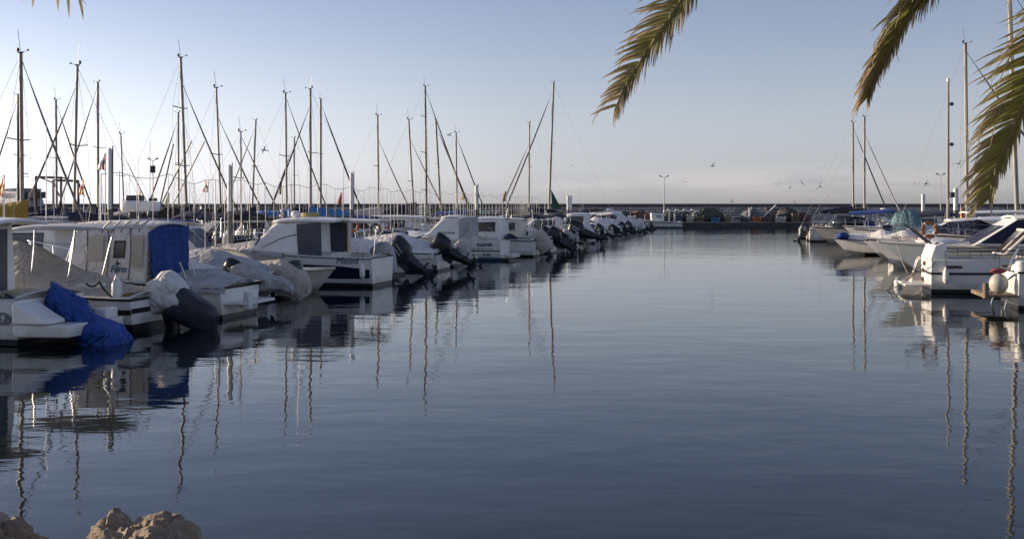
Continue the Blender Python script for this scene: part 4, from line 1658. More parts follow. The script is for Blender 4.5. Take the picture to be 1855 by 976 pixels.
q.ell((2.9, .3, 2.32), (.16, .16, .12), 12, 8)
q.build('radar_dome', WHITEP, r)
pole(r, (2.75, .3, 2.2), 2.6, .012, (.1, 0), name='antenna')
q = MB()
for k in range(3):
    q.tube([(2.6 + .3 * math.cos(a), -.2 + .22 * math.sin(a), 2.26 + .04 * k) for a in [2 * math.pi * e / 14 + k for e in range(15)]], .02, 5)
q.build('rope_coil', mat('yellow rope', (.42, .36, .16), .9), r)
A6 = r

# 6b: cabin with a glazed rear door and long hardtop
r, h = motorboat('cream cabin boat with glazed rear door and long thin hardtop', -4.75, 38.9, OUT_L, 6.2, 2.3, .85, 1.2, ck=(.03, .3), group=GL)
cb = cabin(r, [(1.75, .9), (4.2, 1.1), (3.5, 2.05), (1.75, 2.05)], .98, .88, CREAM, .06, windows=([(2.9, 1.3), (2.3, 1.3), (2.25, 1.85), (2.75, 1.88)],), mw=GLASSB, roof=(-.25, 3.6, 2.04, 1.02, .08))
q = MB()
q.box((1.10, .97, 1.45), (1.0, .04, 1.15))
q.build('side_panel', WHITE, cb)
q = MB()
q.box((1.0, .985, 1.52), (.48, .03, .98))
dr = q.build('door', GLASS, cb)
q = MB()
for xx in (.74, 1.26):
    q.box((xx, .99, 1.5), (.04, .045, 1.06))
q.box((1.0, .99, 2.02), (.56, .045, .04))
q.build('frame', WOOD, dr)
for yy in (-.9, .9):
    q = MB()
    q.tube([(-.1, yy, 2.02), (-.28, yy, 1.8), (-.2, yy, .85)], .022, 6)
    q.build('roof_post', STEEL, r)
outboard(r, -.0, .42, .1, 1.0, 20, cover='bag', mcover=CANG, seed=10.0)
A6b = r
lifebuoy(to_world(r, (.15, -.3, 1.78)), .16, 'small faded orange ring under the long hardtop', R(20), mat('faded orange', (.45, .25, .10), .7), .04)

# 7: striped dark outboard
r, h = motorboat('open boat with a big navy striped outboard tilted over the water', -4.25, 41.3, OUT_L, 5.8, 2.2, .7, 1.1, ck=(.03, .5), group=GL)
outboard(r, -.02, .34, 0, 1.2, 50, CHAR, stripes=True, seed=1.0)
canvas(r, h, .4, 5.0, [.1, .35, .5, .4, .3, .15], CANW, .1, .06, 11)
for yy in (-.5, 0, .5):
    pole(r, (1.0, yy, .8), 1.0, .012, (.35, .1), STEEL, 'rod_holder')
windscreen(r, 3.4, 1.05, .8, .4, .8)

# 8: arched black outboard, white tarp
r, h = motorboat('boat under a bulging white tarpaulin with an arched black outboard', -2.75, 44.6, OUT_L, 5.6, 2.2, .72, 1.1, ck=(.04, .5), group=GL)
canvas(r, h, .1, 4.6, [.15, .5, .72, .55, .3, .12], CANW, .2, .08, 13)
outboard(r, -.0, .42, .1, 1.15, 58, BLACK, seed=2.0)
q = MB()
q.tube([(1.2, .6, .9), (1.6, .6, 1.6), (2.1, .6, 1.2)], .015, 5)
q.tube([(1.6, -.6, .9), (1.9, -.5, 1.7), (2.4, -.6, 1.2)], .015, 5)
q.build('rail', STEEL, r)

# 8b: half hidden open boat
r, h = motorboat('low white open boat half hidden left of the teal bottomed cabin boat', -2.3, 48.2, OUT_L, 6.2, 2.3, .72, 1.2, ck=(.05, .5), group=GL)
windscreen(r, 3.6, 1.1, .85, .45, .9)
h.rail(r, .5, .55)
outboard(r, 0, .26, 0, .85, 40, cover='bag', mcover=CANG, seed=3.0)
q = MB()
q.box((2.0, .2, 1.1), (1.1, .05, .04), Matrix.Rotation(R(30), 3, 'Y'))
q.box((2.1, .5, 1.05), (1.1, .05, .04), Matrix.Rotation(R(30), 3, 'Y'))
q.build('boathook', INKB, r)
lifebuoy(to_world(r, (4.6, .9, 1.75)), .24, 'orange lifebuoy on the rail of the half hidden open boat', R(10))

# 9: teal bottomed cabin boat with its name aft
r, h = motorboat('white cabin boat with teal bottom, dark lines and capital name aft', -.35, 54.0, OUT_L, 6.6, 2.4, .95, 1.3, WHITE, ANTIBLUE, ANTIBLUE, zboot=.14, ck=(.03, .26), rub=None, group=GL)
panel(h, r, .0, .97, lambda f: .44, lambda f: .50, BOOT, name='stripe')
panel(h, r, .05, .9, lambda f: .56 + .1 * f, lambda f: .585 + .1 * f, BOOT, name='stripe')
h.side_text(r, 'KLINVER', .20, .125, .72, INK, 1, 0, .006)
h.side_text(r, '7a-BA', .16, .115, .24, INK, 1, .3, .002)
cb = cabin(r, [(2.05, .98), (3.95, 1.2), (3.62, 1.36), (2.95, 2.04), (2.05, 2.10)], .98, .82, WHITE, .12, windows=([(2.3, 1.28), (3.2, 1.30), (3.1, 1.36), (2.3, 1.36)],), front=((3.6, 1.38), (3.0, 1.99), .08), mw=mat('misted screen', (.40, .40, .40), .3), roof=(2.0, 3.05, 2.09, .84, .05))
q = MB()
q.box((1.80, 0, 1.5), (.50, 1.84, 1.2))
q.build('curtain', CANG, cb, bevel=.05)
platform(r, -.6, .0, .30, 1.0, th=.18)
q = MB()
q.ell((4.35, .55, 1.46), (.16, .1, .06), 10, 6)
q.build('deck_vent', BLACK, r)
canvas(r, h, 3.5, 5.3, [.10, .22, .26, .22, .02], WHITE, .0, .0, 1)
q = MB()
q.tube([(.6, .9, 1.0), (1.0, .9, 1.55), (.55, .9, 1.6), (.15, .9, 1.0)], .014, 5)
q.build('rail', STEEL, r)
pole(r, (2.6, -.3, 2.2), 2.4, .012)

GEARC = [CANB, CANN, CANK, ORANGE, REDP, WHITEP, CANBE, CANG, STEEL, YELP]


def gear(r, h, seed, n=5, x0=.4, x1=None):
    rnd = random.Random(int(seed * 97) + 5)
    x1 = x1 or h.L * .7
    for k in range(n):
        x = rnd.uniform(x0, x1)
        y = rnd.uniform(-.7, .7) * h.B / 2
        z = h.sheer(h.t_at(x)) - .1
        kind = rnd.random()
        q = MB()
        if kind < .34:
            q.tube([(x, y, z), (x + rnd.uniform(-.3, .5), y + rnd.uniform(-.2, .2), z + rnd.uniform(.6, 1.7))], .014, 5, r2=.006)
            q.build('fishing_rod', STEEL if rnd.random() < .5 else CHAR, r)
        elif kind < .58:
            q.box((x, y, z + .16), (rnd.uniform(.3, .55), rnd.uniform(.3, .5), rnd.uniform(.28, .5)))
            q.build('cool_box', rnd.choice(GEARC), r, bevel=.03)
        elif kind < .78:
            w_ = rnd.uniform(.3, .6)
            q.tube([(x, y, z), (x, y, z + .55), (x + .05, y, z + .62), (x + w_, y, z + .62), (x + w_, y, z)], .016, 6)
            q.build('grab_rail', STEEL, r)
        else:
            q.ell((x, y, z + .18), (rnd.uniform(.2, .45), rnd.uniform(.2, .35), rnd.uniform(.14, .26)), 14, 8)
            q.wrinkle(.07, 4, seed + k)
            q.build('folded_cloth', rnd.choice(GEARC), r, sharp=70)


for rt, xx, zz_, lb in ((A2, 3.2, .55, 'white fender hung between the blue tarpaulin boat and the striped boat'), (A3, 1.3, .40, 'white fender on the side of the boat with the blue curtain'),
                        (A6, .25, .50, 'white fender by the stern corner of the navy panelled boat'), (A6b, .3, .45, 'white fender by the stern of the glazed door boat')):
    fender(rt, (xx, 1.21, zz_), lb, .085, .42)

# 10 onwards: written out one by one, thinning with distance


def small_boat(label, Y, off=0.0, L=5.8, B=2.25, hs=.75, hb=1.12, kind='open', cover=None, cmat=CANW, tilt=45, em=BLACK, es=1.3, ebag=None, roofm=None, bim=None, hull=WHITE, rail=True, win=GLASS, seed=0.0, stripe=None, ant=False, dx=.0, zr=2.0, cm=WHITE):
    X = -8.35 + .222 * (Y - 20.8) + .45 + off
    r, h = motorboat(label, X, Y, OUT_L, L, B, hs, hb, hull, group=GL, ck=(.04, .34 if kind == 'cabin' else .5))
    if kind == 'cabin':
        cabin(r, [(1.7, hs + .04), (L * .76, hb - .02), (L * .62, zr), (1.7, zr + .06)], B * .41, B * .36, cm, .09,
              windows=([(2.05, 1.3), (L * .66, 1.3), (L * .60, zr - .15), (2.05, zr - .12)],), mw=win, front=((L * .76, hb + .02), (L * .62, zr - .02), .12), roof=(1.6, L * .64, zr + .05, B * .36, .05))
    elif kind == 'console':
        console(r, 2.4, .35)
    else:
        windscreen(r, L * .62, hs + .3, B * .34, .42, .8)
    if cover:
        canvas(r, h, .1 if kind != 'cabin' else .0, L * .8 if kind != 'cabin' else 1.6, cover, cmat, .12, .06, seed)
    if bim is not None:
        bimini(r, 1.0, 3.1, 1.95, B * .42, hs, bim)
    if rail:
        h.rail(r, .5, .5)
    if stripe:
        panel(h, r, 0, .97, lambda f: .8, lambda f: .9, stripe, name='stripe')
    if ebag == 0:
        pass
    elif ebag:
        outboard(r, 0, hs - .42, 0, es * .80, tilt, cover='bag', mcover=ebag, seed=seed)
    else:
        outboard(r, 0, hs - .44, 0, es * .82, tilt + 12, em, seed=seed)
    if ant:
        pole(r, (2.4, .3, hs + 1.2), 2.0, .012)
    gear(r, h, seed, 13)
    return r, h


small_boat('cabin boat with long dark side window just beyond the teal bottomed boat', 58.0, .95, kind='cabin', L=5.2, hs=.85, hb=1.15, ebag=CANBE, tilt=30, seed=1.5, zr=1.93)
small_boat('cabin boat with an orange lifejacket showing in its framed window', 62.0, 1.1, kind='cabin', L=5.0, hs=.85, em=BLACK, tilt=40, es=1.4, seed=2.5, stripe=BOOT, zr=1.84, cm=CREAM)
small_boat('open boat with black cover and two tone tilted outboard, past the framed window boat', 65.4, .15, cover=[.1, .2, .25, .1], cmat=CANK, es=1.5, tilt=52, seed=3.5)
small_boat('boat with a long navy bimini below the nearest tall centre mast', 68.8, .1, bim=CANN, kind='console', ebag=CANK, es=1.3, tilt=60, seed=4.5)
small_boat('boat with a humped white cover and black outboard, before the biggest black engine', 72.2, .1, cover=[.1, .3, .5, .2], ebag=CANG, es=1.1, tilt=58, seed=5.5)
small_boat('boat with the biggest black outboard, its cowl raised like a wedge', 75.8, .35, bim=CANN, es=1.9, tilt=58, seed=6.5, ant=True)
small_boat('white cabin boat with pale roof just past the biggest black outboard', 79.6, .1, kind='cabin', zr=1.8, ebag=CANW, tilt=24, seed=7.5)
small_boat('open boat with grey tarpaulin and raised grey engine leg', 83.4, .2, cover=[.2, .5, .4, .2], cmat=CANG, ebag=0, seed=8.5)
small_boat('boat with a bright rail and navy bow cover in the far cluster', 87.6, .1, cover=[.1, .3, .45, .4], cmat=CANN, tilt=50, seed=9.5, ant=True)
small_boat('small cabin boat with cream roof in the far cluster', 92.0, .2, kind='cabin', L=5.4, win=GLASSB, ebag=0, seed=10.5, hull=CREAM)
small_boat('open boat with shining rails and blue stripe in the far cluster', 96.4, .0, stripe=CANB, ebag=CANK, tilt=62, es=1.1, seed=11.5)
small_boat('boat with sagging white tarpaulin, fifth from the far end', 101.5, .2, cover=[.1, .7, .9, .6, .2], tilt=50, seed=12.5)
small_boat('dark grey hulled boat with white awning, fourth from the far end', 107, .1, hull=GREYHULL, bim=CANW, kind='console', tilt=46, seed=13.5)
r, h = small_boat('cabin boat wrapped in a big slanting white tarpaulin, near the far end', 113, .3, L=7.5, B=2.6, hs=.95, hb=1.4, kind='cabin', tilt=30, ebag=CANW, seed=14.5)
canvas(r, h, -.3, 3.2, [.1, .6, 1.2, 1.5], CANW, .2, .08, 21)
small_boat('low grey open boat, last but one of the left row', 121, 0, L=5, hull=GREYHULL, cover=[.1, .25, .2], cmat=CANG, tilt=40, es=1.1, seed=15.5, rail=False)
small_boat('tiny dark hulled boat at the very end of the left row', 129, .0, L=4.2, B=1.8, hs=.6, hb=.8, hull=GREYHULL, tilt=30, es=1, seed=16.5, rail=False)

# ------------------------------------------------------------------ across the pontoon: sailing boats and others
def pole_extra(*segs):
    def f(root, h):
        for (a, b, c, d, m_) in segs:
            q = MB()
            xm = h.L * .58
            q.tube([(xm - (a - 324) / F * 78.5, .4, EYE - (b - HY) / F * 78.5), (xm - (c - 324) / F * 78.5, .4, EYE - (d - HY) / F * 78.5)], .05, 6)
            q.build('spar', m_, root)
    return f


GS = 'sailing boats behind the left pontoon'
NAVYJ, GREYJ, BROWNJ, WHITEJ = CANN, mat('grey sail strip', (.16, .15, .15), .8, var=.15), mat('brown sail strip', (.12, .075, .055), .8, var=.2), CANW


def yb(px):
    return 22.8 / (.212 - (px - PX) / F)


def fl(side=1, h_=1.6, cols=(REDP, WHITEP), x=.1, w_=.4, hh=.55):
    def f(root, h):
        flag(root, (x, side * .3, h.sheer(0) + h_), w_, hh, list(cols), fly=(-.4, .2, -1), bands=len(cols), pole_h=h_ - .1)
    return f


sailboat('sailboat with the tallest thick grey mast of the left group, ochre boom cover', 41, 97, 34.8, -4, 1, .078, jib=GREYJ, jibtop=112, boom=1.3, mboom=CANY, group=GS, extras=(fl(1, 1.5, (REDP, YELP, REDP), -.2, .55, .8),))
sailboat('sailboat with mast leaning left, furled sail slanting to lower left, by tallest grey mast', 133, 120, 38.2, 8, -1, .06, jib=GREYJ, jibtop=160, boom=.6, mboom=CANN, group=GS)
sailboat('sailboat whose tall mast leans left above the blue curtain boat, black boom cover', 340, 105, 44.6, -14, 1, .072, jib=BROWNJ, jibtop=155, boom=1.2, mboom=CANK, group=GS, spread=(.4, .72))
sailboat('sailboat with thin left leaning mast over the small navy bimini', 402, 160, 48.2, -11, 1, .055, jib=BROWNJ, jibtop=215, boom=1, mboom=CANK, group=GS)
sailboat('sailboat with short straight mast, brown furled sail to lower right', 437, 240, 51.5, -1, 1, .055, jib=BROWNJ, jibtop=250, boom=.9, group=GS, mboom=CANG)
sailboat('sailboat with grey mast and light blue boom cover left of the twin masts', 520, 170, 55, -3, 1, .065, jib=GREYJ, jibtop=180, boom=.7, mboom=CANLB, group=GS)
sailboat('sailboat with the thickest of the twin masts, furled sail to lower left', 563, 162, 58.6, -1, -1, .085, jib=NAVYJ, jibtop=195, boom=1.0, mboom=CANLB, group=GS, furl_r=.07)
sailboat('sailboat with slim grey mast above the striped outboard, bundled grey sail', 686, 210, 68.7, -2, 1, .075, jib=BROWNJ, jibtop=255, boom=1, mboom=CANG, group=GS)
sailboat('sailboat with left leaning pale mast and navy boom cover', 751, 217, 74, -11, 1, .075, jib=BROWNJ, jibtop=255, boom=1.6, mboom=CANN, group=GS, spread=(.42,))
sailboat('sailboat with the tall straight black mast', 773, 157, 79.5, -3, 1, .09, True, jib=BROWNJ, jibtop=165, boom=1.2, mboom=CANG, group=GS, spread=(.25, .52, .78), furl_r=.075)
sailboat('sailboat with short mast and whip antenna right of the black mast', 828, 241, 87, -2, 1, .085, jib=NAVYJ, jibtop=248, boom=1, mboom=CANGR, group=GS, furl_r=.075)
sailboat('sailboat with short mast crossed by the long furled sail of the tall centre mast', 958, 223, 103, 1, -1, .10, jib=GREYJ, jibtop=262, boom=1, mboom=CANN, group=GS, furl_r=.09)
r = sailboat('sailboat with the tall thick centre mast and green sail triangle at its foot', 994, 150, 116, 9, -1, .15, jib=BROWNJ, jibtop=165, boom=None, group=GS, furl_r=.12, L=12.5)
q = MB()
q.add([(6.9, .03, 2.4), (5.9, .03, 2.5), (7.0, .03, 4.5), (6.9, -.03, 2.4), (5.9, -.03, 2.5), (7.0, -.03, 4.5)], [(0, 1, 2), (5, 4, 3), (0, 3, 4, 1), (1, 4, 5, 2), (2, 5, 3, 0)])
q.build('sail_cover', CANGR, r)
GS2 = 'sailing boats farther left'
sailboat('sailboat with dark mast just left of the tallest grey mast', 33, 172, 61, 0, -1, .095, True, jib=BROWNJ, jibtop=182, boom=1, mboom=CANN, group=GS2, furl_r=.07)
sailboat('sailboat with mid height mast, furled sail to lower right, before the trawler stern', 103, 182, 64.5, -2, 1, .085, jib=BROWNJ, jibtop=190, boom=1, mboom=CANN, group=GS2, furl_r=.075)
sailboat('sailboat with straight tall mast left of the nearest pile', 178, 150, 68.4, -1, -1, .10, jib=GREYJ, jibtop=160, boom=1, mboom=CANN, group=GS2, furl_r=.075)
sailboat('sailboat with the smallest thin mast right of the nearest pile', 226, 243, 71.5, -8, 1, .06, jib=GREYJ, jibtop=275, boom=.9, group=GS2)
sailboat('sailboat with mast hidden close behind a tall leaning mast, two brown furled sails', 324, 205, 78.5, -1, -1, .085, jib=BROWNJ, jibtop=218, boom=1, mboom=CANN, group=GS2, furl_r=.085, extras=(pole_extra((290, 380, 319, 262, BROWNJ), (284, 392, 355, 256, ALU), (306, 392, 380, 258, ALU)),))
sailboat('sailboat with mast leaning right and a box radar on it', 456, 218, 90.5, 8, -1, .10, jib=BROWNJ, jibtop=232, boom=1, group=GS2, furl_r=.07)
sailboat('sailboat with thin short mast between the grey and the twin masts', 533, 250, 98, 0, -1, .09, jib=BROWNJ, jibtop=262, boom=1, group=GS2, furl_r=.07)
sailboat('sailboat with the right hand of the twin masts, long navy furled sail', 581, 180, 104.5, 0, 1, .14, jib=NAVYJ, jibtop=178 + 12, boom=1, group=GS2, furl_r=.13, L=11)
sailboat('sailboat with left leaning pale mast just right of the black mast', 799, 217, 131, -10, 1, .15, jib=BROWNJ, jibtop=230, boom=1, group=GS2, furl_r=.13)

GB = 'motor boats across the left pontoon'


def across(label, px, Y, bow=-1, L=7, B=2.5, kind='cabin', bim=None, cover=None, cmat=CANN, extra=None, hull=WHITE, hs=.9, hb=1.3, seed=0.0, win=GLASS, fb=False):
    rz = R(167.5) if bow < 0 else R(-12.5)
    fw = Vector((math.cos(rz), math.sin(rz), 0))
    org = Vector(((px - PX) / F * Y, Y, 0)) - fw * (L * .5)
    r, h = motorboat(label, org.x, org.y, rz, L, B, hs, hb, hull, group=GB, ck=(.04, .36))
    if kind == 'cabin':
        cabin(r, [(2.2, hs + .05), (L * .8, hb), (L * .64, 1.95), (2.2, 2.0)], B * .42, B * .36, WHITE, .08, windows=([(2.5, 1.4), (L * .68, 1.4), (L * .62, 1.82), (2.5, 1.85)],), mw=win, front=((L * .8, hb + .03), (L * .64, 1.93), .12), roof=(1.5, L * .66, 2.0, B * .40, .08), mroof=[WHITE, CANN, CANBE, CANG, CANK, CANB, CANG][int(px) % 7])
    elif kind == 'sport':
        windscreen(r, L * .62, hs + .35, B * .36, .5, 1.0)
        seats(r, 2.6, .3, B * .3)
    h.rail(r, .45, .55, n=9)
    if bim is not None:
        bimini(r, 1.0, 3.4, 2.15, B * .44, hs, bim, bow=.22)
    if cover:
        canvas(r, h, .1, L * .7, cover, cmat, .12, .06, seed)
    if fb:
        q = MB()
        q.loft([[(p[0], p[1], z) for p in sring(L * .45, 0, 0, ax * fb, ay * fb, 20, 4)] for z, ax, ay in ((2.40, .33, .36), (2.46, .38, .4), (2.70, .38, .4), (2.76, .33, .36))], True, True, True)
        f_ = q.build('flybridge', WHITE, r)
        for nm_, cz_, sz_ in (('console_cover', 2.84, (.42 * fb, .5 * fb, .2 * fb)), ('console_foot', 2.30, (.3, .3, .24))):
            q = MB()
            q.box((L * .45, 0, cz_), sz_)
            q.build(nm_, CHAR, f_, bevel=.04)
    gear(r, h, px * .1, 6, L * .1, L * .9)
    pole(r, (L * .4, .4, 2.0), 1.6 + (px % 7) * .3, .014)
    pole(r, (L * .25, -.5, 1.0), 2.2 + (px % 5) * .3, .014)
    return r, h


across('white flybridge boat with dark covered helm over the white canvas cuddy', 226, 36.6, -1, 7.5, 2.6, fb=True, hs=.75, hb=1.1)
across('white cabin boat with teal striped roof box left of the tall leaning mast', 292, 41.6, 1, 7, 2.5, fb=.6, hs=.6, hb=.95)
across('sport boat under a long black arched awning behind the blue curtain', 370, 47.0, -1, 7, 2.4, 'sport', bim=CANK, hs=.7, hb=1.0)
across('boat with a small navy bimini standing above its cockpit', 421, 44.0, 1, 6.4, 2.3, 'sport', bim=CANN, hs=.6, hb=.9)
across('boat with dark navy tent over its whole cockpit, behind the second pile', 445, 54.0, -1, 8, 2.8, 'cabin', cover=[.6, 1.1, 1.2, 1.0], cmat=CANN, hs=.9)
across('boat with black tent and pale roof beside the navy tent', 498, 61.5, 1, 8, 2.8, 'cabin', cover=[.4, 1.0, 1.1, .8], cmat=CANK, win=GLASSB)
across('red hulled small boat in front of the navy tent', 447, 40.8, 1, 4.4, 1.8, 'sport', hull=REDHULL, hs=.55, hb=.8)
across('boat with wire rails and white cabin behind the long thin hardtop', 700, 65.2, -1, 8, 2.8, 'cabin')
across('boat with brown roof rail behind the middle pile', 642, 62.4, 1, 8, 2.8, 'cabin', win=GLASSB, fb=False)
across('boat with blue folded awning under the short leaning mast', 785, 83.4, -1, 7.5, 2.7, 'sport', bim=CANB)
across('boat with grey roof and round white tank behind the whalebacked cabin boats', 855, 91.5, -1, 8, 2.8, 'cabin')
across('boat with pale green awning left of the tall centre mast', 905, 96, 1, 8, 2.8, 'sport', bim=CANT)
across('boat with black awning under the long furled sail of the centre mast', 935, 110, -1, 8, 2.8, 'cabin', bim=CANK)
across('boat with navy awning left of the green sail triangle', 972, 108, 1, 8, 2.8, 'sport', bim=CANN)
across('boat with navy folded roof right of the green sail triangle', 1022, 121, -1, 8, 2.8, 'sport', bim=CANN)
across('white cabin boat behind the far cluster, right of the farthest piles', 1062, 130, 1, 8, 2.8, 'cabin')
across('white cabin boat with light blue roof cloth between the twin masts and ochre flag', 545, 70, 1, 8, 2.8, 'cabin', bim=CANLB)
across('white boat half hidden at the far left behind the white canopy', 60, 31.0, -1, 7, 2.5, 'cabin', hs=.7, hb=1.0, win=GLASS)
across('pale boat behind the canopy boat with green planter on deck', 120, 33.4, 1, 7, 2.4, 'sport', hs=.6, hb=.9)
across('white cabin boat far behind the tallest grey mast', 90, 57, 1, 8, 2.8, 'cabin', bim=CANN)
across('boat with cream awning far behind the nearest pile', 170, 60, -1, 8, 2.8, 'cabin', bim=CANBE)
across('navy covered boat far behind the smallest thin mast', 250, 66, 1, 8, 2.8, 'sport', cover=[.5, .9, .9, .6], cmat=CANN)
across('white boat far behind the two brown furled sails', 305, 74, -1, 8, 2.8, 'cabin', bim=CANK)
across('brown roofed boat far behind the short straight mast', 455, 80, -1, 8, 2.8, 'cabin', bim=mat('tan canvas', (.22, .17, .09), .8, var=.2))
across('tan awning boat far behind the mast with the box radar', 402, 86, 1, 8, 2.8, 'cabin', bim=CANBE)


def pennant(px, Y, pt_, pb, cols, label, w_=.45, hh=.7):
    p = at(px, Y, py=pt_)
    o = thing('flag_pole', label, 'flag', (p.x, p.y, .5), 0)
    st = MB()
    st.tube([(0, 0, 0), (.02, 0, p.z - .5)], .016, 6)
    st.build('staff', WHITEP, o)
    mb = MB()
    for k, c in enumerate(cols):
        a, b = k / len(cols), (k + 1) / len(cols)
        mb.add([(.02, 0, p.z - .55 - 0), (.02 + w_ * (a * .2), .0, p.z - .55 - hh * 0), (0, 0, 0)], [], 0)
    n = 8
    for k, c in enumerate(cols):
        rows = []
        for i in range(n + 1):
            f = i / n
            zz_ = p.z - .5 - .05 - hh * f
            wd = w_ * (.25 + .75 * f)
            y_ = .04 * math.sin(f * 6)
            rows.append([(-wd * k / len(cols), y_, zz_), (-wd * (k + 1) / len(cols), y_ + .03, zz_ + .05)])
        mb.loft(rows, False, mi=k)
    c = mb.build('cloth', cols, o)
    c.modifiers.new('thick', 'SOLIDIFY').thickness = .005
    return o


FP = 'pennants flying over the left boats'

pennant(7, 33, 316, 0, [REDP, YELP, REDP], 'red and yellow flag hanging at the far left edge', .22, .62)
pennant(190, 33, 277, 0, [mat('faded red cloth', (.40, .09, .06), .8), WHITEP], 'red and white pennant on a pole left of the nearest pile', .22, .48)
pennant(151, 45, 325, 0, [YELP, REDP], 'orange drooping pennant above the white canopy boat', .2, .6)
pennant(377, 58, 328, 0, [WHITEP, mat('faded red cloth', (.40, .09, .06), .8)], 'small pale red pennant right of the tall leaning mast', .3, .55)
pennant(306, 60, 348, 0, [mat('olive cloth', (.2, .17, .05), .8)], 'olive drooping pennant left of the tall leaning mast', .25, .7)
pennant(254, 55, 346, 0, [REDP, YELP], 'small red pennant right of the smallest thin mast', .22, .45)
pennant(510, 62, 322, 0, [mat('tan cloth', (.30, .22, .12), .8)], 'long tan pennant left of the grey mast with light blue cover', .16, .9)
pennant(619, 60, 348, 0, [mat('faded red cloth', (.40, .09, .06), .8)], 'small red pennant on the navy furled sail of the twin masts', .25, .6)
pennant(840, 80, 346, 0, [YELP], 'ochre pennant between the second farthest pile and short mast', .2, .6)
pennant(917, 100, 346, 0, [mat('tan cloth', (.30, .22, .12), .8)], 'tan triangular pennant left of the centre masts', .45, .9)

# ------------------------------------------------------------------ trawler at the far left
r = thing('fishing_trawler', 'dark blue steel fishing trawler with stern gantry, far left', 'trawler', (-60.2, 150, 0), R(150))
h = Hull(17, 5.6, 2.2, 3.9, 1.0, 1.6, 2.2, .85)
h.build(r, TRAWL, TRAWL, ANTI, .3)
h.deck(r, (.02, .4), 1.2, .25, RUST)
panel(h, r, 0, .98, lambda f: .86, lambda f: .93, WHITEP, name='stripe')
cb = cabin(r, [(7.5, 2.2), (12.4, 2.6), (12.0, 5.2), (8.2, 5.2)], 2.0, 1.8, mat('trawler grey white', (.34, .34, .36), .5, var=.2), .1, windows=([(8.8, 3.9), (11.7, 3.9), (11.7, 4.7), (8.8, 4.7)],), roof=(7.8, 12.6, 5.2, 2.1, .12))
q = MB()
q.box((7.0, 0, 4.4), (1.6, 2.2, .9))
q.build('stack', CHAR, r, bevel=.08)
q = MB()
for yy in (-2.0, 2.0):
    q.tube([(.6, yy, 2.0), (.6, yy, 6.4)], .16, 8)
    q.tube([(4.2, yy, 2.0), (4.2, yy, 6.9)], .16, 8)
    q.tube([(.6, yy, 6.0), (4.2, yy, 6.9)], .1, 8)
    q.tube([(.6, yy, 6.2), (-.6, yy, 4.2)], .1, 8)
q.tube([(.6, -2, 6.3), (.6, 2, 6.3)], .16, 8)
q.tube([(4.2, -2, 6.8), (4.2, 2, 6.8)], .16, 8)
q.build('gantry', RUST, r)
q = MB()
for yy in (-1.2, 1.2):
    q.lathe([(.5, -.5), (.5, -.4), (.25, -.4), (.25, .4), (.5, .4), (.5, .5)], (3, yy, 2.4), 12, rot=Matrix.Rotation(math.pi / 2, 3, 'X'))
q.build('winch', RUST, r)
q = MB()
q.tube([(9.8, 0, 5.2), (9.8, 0, 8.2)], .08, 8)
q.tube([(9.8, -1, 7), (9.8, 1, 7)], .05, 6)
q.box((9.8, 0, 7.4), (.2, 1.6, .15))
q.build('mast', WHITEP, r)
q = MB()
for sg in (1, -1):
    q.tube([(h.xs(t, 3), sg * h.b(t) * .97, h.sheer(t) + .8) for t in [.42 + .56 * i / 9 for i in range(10)]], .035, 6)
    for i in range(0, 10, 1):
        t = .42 + .56 * i / 9
        q.tube([(h.xs(t, 3), sg * h.b(t) * .97, h.sheer(t)), (h.xs(t, 3), sg * h.b(t) * .97, h.sheer(t) + .8)], .025, 5)
q.build('rail', WHITEP, r)

# ------------------------------------------------------------------ white workboat along the quay
r = thing('workboat', 'white open workboat with box cabin lying along the far quay', 'workboat', at(1234, 144.2, Z=0), R(180))
h = Hull(6.3, 2.4, .75, 1.15, .3, .6, 2.2, .9)
h.build(r, WHITE, ANTI, ANTI, .12)
h.deck(r, (.05, .85), .4)
h.rub(r, BOOT, .04, .8)
cabin(r, [(2.3, .6), (3.9, .65), (4.0, 1.95), (2.35, 1.85)], .75, .7, WHITE, .04, windows=([(2.7, 1.35), (3.3, 1.35), (3.3, 1.65), (2.7, 1.65)],), mw=CANG)
q = MB()
for xx in (.9, 1.6):
    q.tube([(xx, .5, .5), (xx, .5, 2.2)], .03, 6)
    q.tube([(xx, -.5, .5), (xx, -.5, 2.0)], .03, 6)
q.tube([(.9, .5, 1.5), (1.6, .5, 1.5)], .025, 6)
q.build('rail', STEEL, r)
pole(r, (4.6, 0, .9), 1.3, .03, m=WOOD, name='bow_post')

# ------------------------------------------------------------------ right row
# R5: nearest, cut by the right edge; wooden platform
r, h = motorboat('white boat cut by the right edge with a wooden stern platform', 12.75, 28.3, OUT_R, 6.5, 2.4, .95, 1.25, ck=(.05, .5), group=GR)
q = MB()
for k in range(7):
    q.box((-.36, -.95 + k * .30, .33), (.72, .27, .05))
q.box((-.70, 0, .30), (.06, 2.2, .09))
q.build('stern_platform', WOOD, r)
q = MB()
q.lathe([(.07, .0), (.075, .02), (.075, .36), (.06, .38)], (-.76, -1.02, .27), 10)
q.build('corner_buffer', WOOD, r)
q = MB()
for y in (-.8, .8):
    q.tube([(-.62, y, .35), (-.0, y, .92)], .018, 6)
    q.tube([(-.6, y * .3, .33), (.05, y, .9)], .018, 6)
    q.tube([(-.2, y, .3), (-.35, y, -.25), (.0, y, -.4)], .03, 6)
q.build('stay', STEEL, r)
q = MB()
q.tube([(.1, -1.0, .95), (.3, -1.0, 1.5), (1.2, -1.05, 1.55)], .03, 8)
q.tube([(.05, .4, .95), (.3, .4, 1.45)], .03, 8)
q.build('rail', STEEL, r)
q = MB()
q.lathe([(.16, .9), (.17, 1.12), (.12, 1.2), (.02, 1.22)], (.08, -.95, 0), 14)
